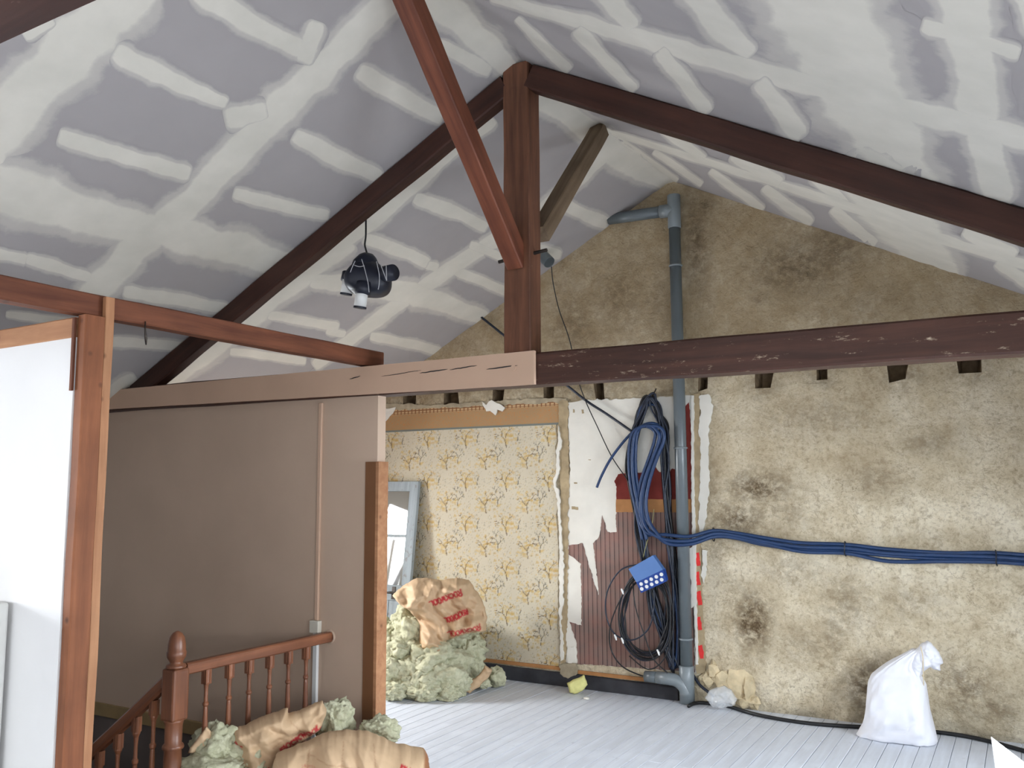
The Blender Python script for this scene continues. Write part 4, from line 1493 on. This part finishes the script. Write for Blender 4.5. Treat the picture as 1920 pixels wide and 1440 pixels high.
cable('cable_loop', [(1180, 1230, -.13), (1215, 1255, -.13), (1245, 1235, -.13), (1262, 1180, -.13), (1258, 1120, -.12), (1242, 1060, -.11)], 0.005, BLACK_C, parent=coil)
cable('loose_end', [(1184, 812, -.10), (1166, 832, -.10), (1144, 862, -.09), (1128, 892, -.09), (1119, 914, -.09)], 0.011, BLUE_C, parent=coil)
WIRE = m_plain('yellow_green_wire', (146, 142, 92), 0.5, 0.4, 0.1, 9)
cable('tie_wire', [(1226, 955, -.12), (1222, 985, -.13), (1212, 1020, -.13), (1206, 1045, -.13)], 0.003, WIRE, parent=coil)
for k, (x, y, a) in enumerate([(1152, 1190, -.15), (1165, 1196, -.16), (1232, 1218, -.15), (1165, 1104, -.15), (1195, 934, -.11)]):
    p = at(x, y, Y=a)
    under(coil, MB().tube([p, p + (0.012, -0.004, -0.018), p + (0.02, -0.008, -0.04)], [0.006, 0.009, 0.005], 6).build('white_tag', WHITEPLASTIC))

# blue conduits: bundle over the wall, looped over the coil
cb = empty('blue_conduit_bundle', tuple(at(1340, 1003, Y=0.0)))
tag(cb, 'bundle of blue conduits tied together and strung across the bare gable', 'conduits')
MAINP = [(1960, 1052), (1870, 1044), (1770, 1042), (1665, 1036), (1585, 1027), (1500, 1024), (1430, 1015), (1380, 1005), (1338, 1001), (1292, 1013), (1250, 1011), (1222, 998), (1207, 972), (1203, 940), (1210, 900), (1224, 860), (1236, 828), (1236, 808), (1222, 797), (1204, 800), (1192, 815), (1188, 850), (1190, 900), (1202, 960), (1214, 1010)]
OFF = [(0, -8), (2, 0), (-2, 7), (3, 13)]
for k, (ox, oy) in enumerate(OFF[:4]):
    j = []
    for i, (x, y) in enumerate(MAINP):
        sag = 0
        if k == 3:
            sag = 6 if 1600 < x < 1760 else (-6 if x < 1500 else 0)
        if i >= 11:       # in the loop the offsets run sideways
            X_, Y_ = x + oy * 0.8 - 2, y + ox - oy * 0.25
        else:
            X_, Y_ = x + ox, y + oy * (0.8 if i < 9 else 1.0) + sag
        yy_ = -0.05 if i < 8 else (-0.16 if i < 12 else -0.14)
        if i in (8,):
            yy_ = -0.09
        j.append((X_ + rs.gauss(0, .5), Y_ + rs.gauss(0, .8), yy_ - 0.012 * (k % 2)))
    cable('conduit', j if k < 3 else j[:12] + j[12:20], 0.0135, BLUE_C, parent=cb, per=8, n=10)
for x, y in ((1338, 1002), (1585, 1029), (1868, 1046)):
    p = at(x, y, Y=-0.055)
    ring = [p + np.array([0.002 * math.sin(3 * a), 0.034 * math.cos(a), 0.050 * math.sin(a)]) for a in np.linspace(0, 2 * math.pi, 16)[:-1]]
    under(cb, MB().tube(ring, 0.004, 6, closed=True).build('cable_tie', BLACK_C))

# blue plastic back box dangling on the coil
bc = [at(1178, 1067, Y=-0.20), at(1224, 1041, Y=-0.20), at(1243, 1068, Y=-0.22), at(1193, 1092, Y=-0.22)]
bc2 = [at(1250, 1090, Y=-0.20), at(1202, 1112, Y=-0.20)]
box_root = empty('electrical_box', tuple(bc[0]))
tag(box_root, 'square blue plastic electrical box with white knockouts dangling on the coil', 'electrical box')
BXB = m_plain('blue_plastic', (84, 120, 176), 0.45, 0.4, 0.06, 6)
BXD = m_plain('deep_blue_plastic', (34, 66, 138), 0.45, 0.4, 0.06, 6)
back = [c + np.array([0.0, 0.055, 0.0]) for c in bc]
back2 = [c + np.array([0, 0.035, 0.01]) for c in bc2]
mb = MB().add([*bc, *back], [(0, 3, 2, 1), (0, 1, 5, 4), (1, 2, 6, 5), (3, 0, 4, 7), (4, 5, 6, 7)])
under(box_root, mb.build('box_back', BXB, bevel=0.003))
mb = MB().add([bc[3], bc[2], bc2[0], bc2[1], back[3], back[2], back2[0], back2[1]], [(0, 3, 2, 1), (1, 2, 6, 5), (2, 3, 7, 6), (3, 0, 4, 7), (4, 5, 6, 7)])
under(box_root, mb.build('box_side', BXD))
for r_ in range(2):
    for c_ in range(5):
        u, w = (c_ + 0.7 - 0.25 * r_) / 5.2, 0.30 + 0.40 * r_
        P = (bc[3] + (bc[2] - bc[3]) * u) * (1 - w) + (bc2[1] + (bc2[0] - bc2[1]) * u) * w
        nrm = np.cross(bc[2] - bc[3], bc2[1] - bc[3])
        nrm = nrm / np.linalg.norm(nrm)
        if nrm[1] > 0:
            nrm = -nrm
        under(box_root, MB().tube([P - nrm * 0.001, P + nrm * 0.004], 0.014, 12).build('knockout', WHITEPLASTIC))

pts = [at(x, y, Z=0.014) for x, y in [(1291, 1324), (1305, 1318), (1330, 1316), (1365, 1324), (1420, 1340), (1500, 1354), (1580, 1361), (1680, 1366), (1760, 1373), (1830, 1384), (1900, 1402), (1960, 1420)]]
for i, p in enumerate(pts):
    p[1] = min(p[1], -0.045)
o = MB().tube(smooth_path(pts, 8), 0.013, 10).build('black_floor_cable', BLACK_C, None, True)
tag(o, 'thick black cable lying along the foot of the bare gable', 'cable')
o = cable('blue_cable_end', [(1300, 1266, -0.02), (1312, 1284, -0.05), (1326, 1296, -0.06), (1338, 1306, -0.07)], 0.011, NAVY_C)
tag(o, 'short dark blue cable end beside the foot of the waste pipe', 'cable')

# ------------------------------------------------------------------ hanging ventilation unit
VY = -2.27
vc = at(690, 522, Y=VY)
vu = empty('ventilation_unit', tuple(vc))
tag(vu, 'dark navy ventilation unit hanging by a cord from the roof, with white duct spigots', 'ventilation unit')
kpx = np.linalg.norm(vc - CAM) / FPX


def vp(x, y, dy=0.0):
    return at(x, y, Y=VY + dy)


bm = bmesh.new()
bmesh.ops.create_icosphere(bm, subdivisions=4, radius=1.0)
rv, fv = Vector((_r[0], _r[1], 0)).normalized(), Vector((-_f[0], -_f[1], 0)).normalized()
for v in bm.verts:
    p = v.co.copy()
    e = 2.8
    l = (abs(p.x) ** e + abs(p.y) ** e + abs(p.z) ** e) ** (1 / e)
    p = p / l
    tp = 1.0 - 0.40 * max(0, p.z)
    q = Vector((p.x * 43 * kpx * tp, p.y * 0.13 * tp, p.z * 34 * kpx))
    v.co = Vector(vc) + rv * (q.x - 0.10 * 0) + fv * q.y + Vector((0, 0, q.z - 0.10 * q.x))
me = bpy.data.meshes.new('motor_housing')
bm.to_mesh(me)
bm.free()
under(vu, place('motor_housing', me, NAVY_P, None, True))
cp = MB().tube([vp(684, 512), vp(687, 492), vp(690, 480), vp(691, 475)], [0.10, 0.085, 0.055, 0.03], 18)
under(vu, cp.build('top_cap', NAVY_P, smooth=True))


def spig(a, b, r, mat, name, rim=None):
    a, b = np.array(a), np.array(b)
    d = (b - a) / np.linalg.norm(b - a)
    o = under(vu, MB().tube([a, b], r, 22).build(name, mat, smooth=True))
    if rim:
        rg = MB().tube([b - d * 0.004, b + d * 0.008], r * 1.06, 22)
        ro = rg.build('rim', rim, o)
        ro.matrix_parent_inverse = Matrix.Identity(4)
    return o


spig(vp(654, 520, -.05), vp(649, 551, -.05), 10.5 * kpx, WHITEPLASTIC, 'duct_spigot', NAVY_P)
spig(vp(680, 540, -.10), vp(675, 576, -.10), 11 * kpx, WHITEPLASTIC, 'duct_spigot', NAVY_P)
spig(vp(655, 512, -.04), vp(652, 527, -.05), 13 * kpx, NAVY_P, 'spigot_collar')
spig(vp(683, 530, -.09), vp(680, 553, -.10), 14 * kpx, NAVY_P, 'spigot_collar')
spig(vp(712, 516, 0), vp(737, 511, -.03), 15 * kpx, NAVY_P, 'side_spigot')
wmb = MB().tube([vp(660, 544, -.13), vp(668, 552, -.13)], 0.008, 8)
under(vu, wmb.build('white_bracket', WHITEPLASTIC))
STRING = m_plain('white_string', (176, 176, 180), 0.7, 0.2, 0.05, 9)
for path in ([(666, 489), (660, 502), (654, 519)], [(678, 486), (684, 505), (690, 530), (692, 548)], [(706, 490), (711, 515), (711, 532), (709, 543)], [(714, 497), (725, 526)], [(724, 497), (725, 526)], [(664, 497), (674, 500), (683, 498)]):
    under(vu, MB().tube(smooth_path([vp(x, y, -0.145) for x, y in path], 5), 0.0026, 6).build('string', STRING, None, True))
ct = at_roof(686, 385)
tp_ = vp(689, 478)
cpts = [(tp_[0], tp_[1], tp_[2]), vp(686, 468), vp(684, 458), vp(686, 440), vp(686, 405), vp(686, 398)]
zc = roof_z(cpts[-1][0], cpts[-1][1])
cpts.append(np.array([cpts[-1][0], cpts[-1][1], zc]))
under(vu, MB().tube(smooth_path(cpts, 6), 0.006, 8).build('hanging_cord', BLACK_C, None, True))

# ------------------------------------------------------------------ old glazed door leaning on the wallpaper
DT = math.radians(7.5)
DXR = -2.470
dz = 1.665 / math.cos(DT)
dr = empty('old_door', (DXR - 0.36, -0.045 - 1.665 * math.tan(DT), 0.0))
tag(dr, 'old grey blue glazed door leaning against the flowered wallpaper', 'door')
t = NT('peeling_grey_blue_door_paint', 0.7, 0.25)
v = t.coords()
g = t.noise(t.coords((14, 14, 1.5)), 1.0, 6, 0.65)
c = t.ramp(g, [(0.3, lin((134, 142, 144))), (0.65, lin((164, 173, 178)))])
c = t.mix(t.ramp(t.noise(v, 18.0, 6, 0.7), [(0.58, 0.0), (0.68, 0.7)]), c, lin((118, 110, 98)))
t.base(c)
t.bump(g, 0.3, 0.004)
DOORP = t.m
t = NT('old_door_glass', 0.03, 0.6)
t.base(lin((120, 118, 110)))
t.b.inputs['Metallic'].default_value = 0.0
t.b.inputs['IOR'].default_value = 1.9
t.b.inputs['Coat Weight'].default_value = 0.6
t.b.inputs['Coat Roughness'].default_value = 0.02
DGLASS = t.m


def dpart(name, u0, u1, v0, v1, d0, d1, mat, par=dr, bev=0.003):
    o = MB().box((u0, d0, v0), (u1, d1, v1)).build(name, mat, par, bevel=bev)
    return o


Wd = 0.72
hw = Wd / 2
zz = lambda z: z / math.cos(DT)
dpart('stile', hw - 0.095, hw, 0, dz, -0.018, 0.018, DOORP)
dpart('stile', -hw, -hw + 0.095, 0, dz, -0.018, 0.018, DOORP)
dpart('rail', -hw + 0.0955, hw - 0.0955, zz(1.575), dz, -0.017, 0.017, DOORP)
dpart('rail', -hw + 0.0955, hw - 0.0955, zz(0.60), zz(0.735), -0.017, 0.017, DOORP)
dpart('rail', -hw + 0.0955, hw - 0.0955, 0, 0.14, -0.017, 0.017, DOORP)
dpart('glazing_bar', -hw + 0.0955, hw - 0.0955, zz(1.158), zz(1.182), -0.014, 0.014, DOORP)
dpart('pane', -hw + 0.0955, hw - 0.0955, zz(1.182) + 0.0005, zz(1.575) - 0.0005, -0.003, 0.003, DGLASS, bev=0)
dpart('pane', -hw + 0.0955, hw - 0.0955, zz(0.735) + 0.0005, zz(1.158) - 0.0005, -0.003, 0.003, DGLASS, bev=0)
for k in range(4):
    a = -hw + 0.0955 + k * (Wd - 0.191) / 4
    dpart('panel_board', a + 0.002, a + (Wd - 0.191) / 4 - 0.002, 0.141, zz(0.60) - 0.001, -0.008, 0.008, DOORP, bev=0.003)
hx = at(742, 1100, Y=-0.17)
hu = hx[0] - (DXR - 0.36)
hd = MB().tube([(hu, -0.017, zz(0.665)), (hu, -0.060, zz(0.665))], 0.008, 10).tube([(hu - 0.055, -0.06, zz(0.665)), (hu, -0.064, zz(0.668)), (hu + 0.055, -0.06, zz(0.665))], [0.008, 0.011, 0.008], 10)
hd.box((hu - 0.02, -0.022, zz(0.61)), (hu + 0.02, -0.0175, zz(0.72)))
hd.build('door_handle', STEEL, dr)
dr.rotation_euler = (-DT, 0, 0)
dr.location = (DXR - hw, -0.05 - 1.665 * math.tan(DT), 0.006)

# ------------------------------------------------------------------ torn mineral wool and paper sacks
KC = np.array(lin((202, 172, 138)))
RED = np.array(lin((186, 52, 58)))
FAINT = np.array(lin((190, 128, 104)))
BRN = np.array(lin((150, 100, 66)))


def kraft_cols(texts=(), lines=(), brown=()):
    def f(P, front):
        c = np.tile(KC, (len(P), 1))
        for (txt, org, adv, hgt, bold, col) in texts:
            m = text_mask(P, txt, org, adv, hgt, bold) * front
            c = c * (1 - m[:, None]) + col * m[:, None]
        for (a, b) in lines:
            m = np.clip((1.3 - seg_dist(P, np.array(a, float), np.array(b, float))), 0, 1) * 0.35
            c = c * (1 - m[:, None]) + BRN * m[:, None]
        for (x, y, rx, ry) in brown:
            m = np.clip(1.5 - ((P[:, 0] - x) / rx) ** 2 - ((P[:, 1] - y) / ry) ** 2, 0, 1)
            c = c * (1 - m[:, None]) + BRN * m[:, None]
        return c
    return f


heap = empty('mineral_wool_heap', tuple(at(800, 1305, Z=0.0)))
tag(heap, 'heap of torn green grey mineral wool on the floor before the leaning door', 'insulation')
for k, (x, y, rx, ry, D) in enumerate([
        (760, 1162, 24, 22, 7.45), (727, 1186, 24, 22, 7.5), (720, 1214, 28, 26, 7.35), (768, 1200, 34, 34, 7.3), (752, 1228, 34, 28, 7.2), (803, 1236, 56, 32, 7.2), (862, 1214, 44, 34, 7.45),
        (880, 1236, 26, 32, 7.3), (840, 1195, 52, 34, 7.5), (742, 1270, 36, 34, 7.1), (774, 1278, 40, 32, 7.05), (740, 1294, 26, 14, 6.95), (794, 1297, 28, 18, 6.92), (820, 1270, 46, 34, 7.05),
        (836, 1297, 28, 18, 6.95), (856, 1284, 26, 24, 7.05), (718, 1262, 24, 36, 7.45), (874, 1262, 26, 30, 7.3), (712, 1291, 16, 8, 7.1), (800, 1215, 40, 40, 7.5), (700, 1240, 30, 40, 7.3)]):
    p = at_dist(x, y, D)
    s_ = D / FPX
    o = clump('wool_clump', WOOL, p, (rx * s_, rx * s_ * 0.85, ry * s_), 100 + k, 5, 0.42, flat=0.004)
    under(heap, o)
hb = pillow('kraft_sack', KRAFT, [(736, 1117), (746, 1104), (772, 1088), (782, 1083), (826, 1087), (855, 1083), (879, 1087), (891, 1104), (904, 1124), (913, 1157), (911, 1182), (873, 1188), (838, 1200), (838, 1222), (841, 1238),
                                  (833, 1228), (808, 1224), (784, 1213), (786, 1171), (779, 1157), (766, 1142), (747, 1131)], 7.22, (0.20, 0.14), 0.16, 1.8, 0.8, 0.20, 1.15, seed=3, paper=True,
            colf=kraft_cols([('ROCKWOOL', (897, 1164), (-7.6, 2.1), (2.0, 8.5), 0.11, RED), ('ROCKWOOL', (862, 1100), (-7.4, 3.0), (3, 9), 0.13, RED), ('ROCKWOOL', (874, 1138), (-5.4, 2.2), (2.5, 8), 0.13, RED)]))
tag(hb, 'crumpled brown paper sack with red lettering on top of the wool heap', 'paper sack')
sc = clump('wool_scrap', WOOL, at_dist(932, 1270, 7.28) + (0, 0, 0.0), (0.062, 0.055, 0.075), 131, 4, 0.45, flat=0.003)
tag(sc, 'small scrap of green grey wool beside the black skirting', 'insulation')
sc2 = clump('wool_scrap', WOOL, at_dist(906, 1281, 7.15), (0.055, 0.05, 0.035), 132, 4, 0.45, flat=0.003)
tag(sc2, 'low flat scrap of wool under the torn paper strip by the heap', 'insulation')
ts = pillow('torn_paper_strip', KRAFT, [(900, 1262), (910, 1247), (922, 1256), (918, 1268), (898, 1288), (880, 1300), (870, 1296), (867, 1283), (878, 1277), (890, 1272)], 7.05, (0.03, 0.012), 0.03, 1.6, 0.6, 0.05, 1.8, seed=7, paper=True, colf=kraft_cols())
tag(ts, 'torn strip of brown sack paper at the right foot of the wool heap', 'paper')

# sacks in the foreground by the railing
s1 = pillow('insulation_sack', KRAFT, [(518, 1414), (545, 1402), (575, 1392), (605, 1377), (650, 1371), (690, 1375), (725, 1388), (745, 1397), (775, 1402), (797, 1406), (802, 1418), (808, 1450), (810, 1500), (790, 1525), (640, 1530), (510, 1525), (498, 1480)], 4.55,
            (0.24, 0.22), 0.20, 2.4, 0.9, 0.10, 1.0, seed=21, paper=True,
            colf=kraft_cols([('INSULATE AND PROTECT', (650, 1428), (-4.1, -0.5), (-.3, 6.0), 0.09, FAINT), ('LOOWKCOR'[::-1], (744, 1427), (13, 6), (6, -12), 0.12, RED)],
                            [((580, 1405), (720, 1422)), ((645, 1380), (640, 1440)), ((700, 1385), (706, 1440)), ((582, 1395), (578, 1425))], [(800, 1425, 8, 22)]))
tag(s1, 'bulging brown paper insulation sack at the bottom edge, nearest to the viewer', 'paper sack')
s2 = pillow('insulation_sack', KRAFT, [(438, 1366), (470, 1354), (500, 1340), (525, 1332), (540, 1326), (541, 1338), (562, 1332), (590, 1318), (604, 1314), (612, 1330), (608, 1350), (600, 1368), (575, 1385), (545, 1400), (520, 1425), (505, 1470), (500, 1515), (440, 1515), (430, 1440), (434, 1400)], 4.85,
            (0.14, 0.10), 0.14, 2.4, 0.9, 0.13, 1.2, seed=22, paper=True,
            colf=kraft_cols([('OL', (438, 1398), (10, -4.5), (-4, -11), 0.14, RED), ('ROCKWOOL', (530, 1402), (9.4, -5.6), (-4, -9), 0.15, RED), ('WOOL', (480, 1442), (9, -3), (-3, -9), 0.14, RED)],
                            [((510, 1390), (600, 1350)), ((545, 1345), (570, 1370))]))
tag(s2, 'torn brown paper sack with red lettering leaning on the stair balusters', 'paper sack')
for k, (x, y, rx, ry, D, lab) in enumerate([(405, 1408, 42, 40, 4.86, 'lump of green grey wool beside the newel post of the stairs'),
                                            (628, 1352, 32, 34, 4.98, 'lump of wool showing at the open top of the leaning sack'),
                                            (712, 1374, 34, 24, 4.86, 'flake of wool behind the nearest sack, by the brown door frame'),
                                            (400, 1462, 62, 36, 4.72, 'lowest lump of wool at the bottom edge beside the newel post'),
                                            (470, 1440, 40, 40, 4.80, 'lump of wool under the leaning torn sack')]):
    p = at_dist(x, y, D)
    s_ = D / FPX
    o = clump('wool_lump', WOOL, p, (rx * s_, rx * s_ * 0.8, ry * s_), 150 + k, 5, 0.36, flat=0.004)
    tag(o, lab, 'insulation', 'wool lumps by the railing')
pp = pillow('torn_paper_flap', KRAFT, [(386, 1362), (396, 1372), (397, 1385), (388, 1398), (374, 1410), (352, 1413), (356, 1402), (370, 1385)], 4.80, (0.015, 0.01), 0.03, 2.4, 0.8, 0.04, 1.6, seed=31, paper=True, colf=kraft_cols())
tag(pp, 'pale torn paper flap standing up beside the newel post', 'paper')

# ------------------------------------------------------------------ white sack by the gable
rows = [(1379, 1607, 1757), (1372, 1611, 1756), (1360, 1618, 1753), (1345, 1622, 1748), (1325, 1625, 1743), (1305, 1626, 1740), (1290, 1627, 1738), (1278, 1629, 1736), (1266, 1634, 1730), (1256, 1645, 1722), (1246, 1658, 1714), (1238, 1671, 1714), (1230, 1686, 1718), (1224, 1698, 1724), (1218, 1708, 1732)]
SY = -0.27
wsr = empty('white_sack', tuple(at(1682, 1378, Z=0.0)))
tag(wsr, 'full white woven sack tied at the neck, standing on the floor by the gable', 'sack')
V, F = [], []
NS = 56
zfloor = at(1682, 1379, Y=SY)[2]
fine = []
for i in range(len(rows) - 1):
    for k in range(4):
        a = k / 4
        fine.append(tuple(rows[i][c] * (1 - a) + rows[i + 1][c] * a for c in range(3)))
fine.append(rows[-1])
for i, (y, xl, xr_) in enumerate(fine):
    L_, R_ = at(xl, y, Y=SY), at(xr_, y, Y=SY)
    c = (L_ + R_) / 2
    hwid = (R_[0] - L_[0]) / 2
    z = max(0.003, c[2] - max(0.0, zfloor) * (1 - i / len(fine)))
    t_ = i / (len(fine) - 1)
    dep = 0.15 * (1 - t_) ** 0.7 * (0.8 + 0.45 * math.sin(math.pi * min(1, t_ * 1.6))) + 0.035
    for k in range(NS):
        a = 2 * math.pi * k / NS
        ca, sa = math.cos(a), math.sin(a)
        ex = 0.72
        px_ = math.copysign(abs(ca) ** ex, ca)
        py_ = math.copysign(abs(sa) ** ex, sa)
        q = Vector((ca * 1.6, sa * 1.6, z * 4))
        cz = Vector((ca * 0.9 + z * 1.2, sa * 0.9, z * 3.2 - ca * 1.5))
        fo = 1 + 0.30 * (crease(cz * 2.2) - 0.25) + 0.06 * noise.noise(q) + 0.05 * t_ * math.sin(9 * a + 3 * noise.noise(q * .7)) + 0.02 * noise.noise(q * 4)
        V.append((c[0] + hwid * px_ * (1 + 0.02 * noise.noise(q * 3)), SY + dep * py_ * fo, max(0.003, z + 0.008 * noise.noise(q * 2) * (t_ > 0.05))))
for i in range(len(fine) - 1):
    for k in range(NS):
        k2 = (k + 1) % NS
        F.append((i * NS + k, i * NS + k2, (i + 1) * NS + k2, (i + 1) * NS + k))
F.append(tuple(range(NS))[::-1])
F.append(tuple((len(fine) - 1) * NS + k for k in range(NS)))
under(wsr, MB().add(V, F).build('sack_body', SACK, None, True))
D_ = math.hypot(*(at(1735, 1230, Y=SY)[:2] - CAM[:2]))
nk = pillow('tied_neck', SACK, [(1704, 1240), (1716, 1218), (1728, 1206), (1738, 1201), (1748, 1206), (1756, 1216), (1766, 1232), (1769, 1244), (1762, 1247), (1763, 1258), (1752, 1256), (1745, 1250), (1735, 1256), (1722, 1275), (1712, 1268)], D_, (0.05, 0.04), 0.04, 1.8, 0.8, 0.03, 14, seed=41, sharp=0.9)
under(wsr, nk)
tw = at(1730, 1232, Y=SY - 0.06)
under(wsr, MB().tube(smooth_path([at(1726, 1212, Y=SY - 0.07), at(1730, 1230, Y=SY - 0.07), at(1731, 1260, Y=SY - 0.06), at(1732, 1286, Y=SY - 0.05)], 5), 0.003, 6).build('tie_string', m_plain('straw_string', (206, 190, 160), 0.8, 0.2, 0.1, 9), None, True))

# ------------------------------------------------------------------ small things on the floor
sp = pillow('foam_scrap', m_plain('pale_yellow_foam', (214, 210, 142), 0.95, 0.05, 0.08, 30, 0.5, 60), [(1063, 1280), (1082, 1272), (1095, 1264), (1098, 1272), (1102, 1284), (1092, 1296), (1078, 1302), (1068, 1298)], 7.06, (0.03, 0.03), 0.02, 1.8, 0.6, 0.012, 16, seed=51)
tag(sp, 'pale yellow foam scrap leaning on the black skirting', 'foam')
t = NT('crumpled_clear_plastic', 0.12, 0.5)
t.base(lin((236, 240, 244)))
t.b.inputs['Alpha'].default_value = 0.38
CLEAR = t.m
pbg = pillow('plastic_bag', CLEAR, [(1322, 1308), (1330, 1294), (1345, 1288), (1358, 1285), (1372, 1294), (1383, 1310), (1378, 1322), (1350, 1328), (1334, 1324)], 6.70, (0.07, 0.03), 0.06, 1.8, 0.6, 0.05, 14, seed=52, sharp=1.0)
tag(pbg, 'crumpled clear plastic bag beside the foot of the waste pipe', 'plastic bag')
for k, (x, y, lab) in enumerate([(1100, 1312, 'tiny white plaster crumb near the yellow foam scrap'), (1694, 1388, 'tiny white crumb in front of the white sack')]):
    p = at(x, y, Z=0.0)
    o = clump('plaster_crumb', SKIM, (p[0], p[1], 0.008), (0.022, 0.016, 0.010), 170 + k, 2, 0.3, flat=0.0015)
    tag(o, lab, 'crumb')
# white sheet corner standing at the lower right edge
WS = [(1858, 1383), (1992, 1486), (1992, 1530), (1878, 1530)]
dd = ray(1900, 1440)
nh = np.array([dd[0], dd[1], 0]) / math.hypot(dd[0], dd[1])
P0 = CAM + nh * 4.35


def onpl(x, y, off=0.0):
    r_ = ray(x, y)
    return CAM + ((P0 + nh * off - CAM) @ nh) / (r_ @ nh) * r_


fr_ = [onpl(*p) for p in WS]
for q in fr_:
    q[2] = max(q[2], 0.003)
bk_ = [q + nh * 0.02 for q in fr_]
mb = MB().add([*fr_, *bk_], [(0, 1, 2, 3), (7, 6, 5, 4), (0, 4, 5, 1), (1, 5, 6, 2), (2, 6, 7, 3), (3, 7, 4, 0)])
o = mb.build('foam_sheet', m_plain('bright_white_foam_sheet', (250, 250, 250), 0.8, 0.2, 0.0, 5), bevel=0.002)
tag(o, 'pointed corner of a bright white sheet at the lower right edge', 'sheet')
# wrapped pack against the white partition, mostly out of the picture
pk = empty('wrapped_pack', (-1.9, -4.6, 0))
tag(pk, 'white wrapped pack with red print against the white partition at the left edge', 'pack')
xr_ = at(9, 1250, Y=-4.37)[0]
zt_ = at(5, 1128, Y=-4.37)[2]
under(pk, MB().box((xr_ - 0.62, -4.82, 0.003), (xr_, -4.365, zt_)).build('wrapped_body', m_plain('white_film', (214, 214, 210), 0.5, 0.4, 0.03, 6), bevel=0.012))
under(pk, MB().box((xr_ - 0.55, -4.8225, zt_ - 0.40), (xr_ - 0.012, -4.8205, zt_ - 0.26)).build('red_print', REDSPRAY))
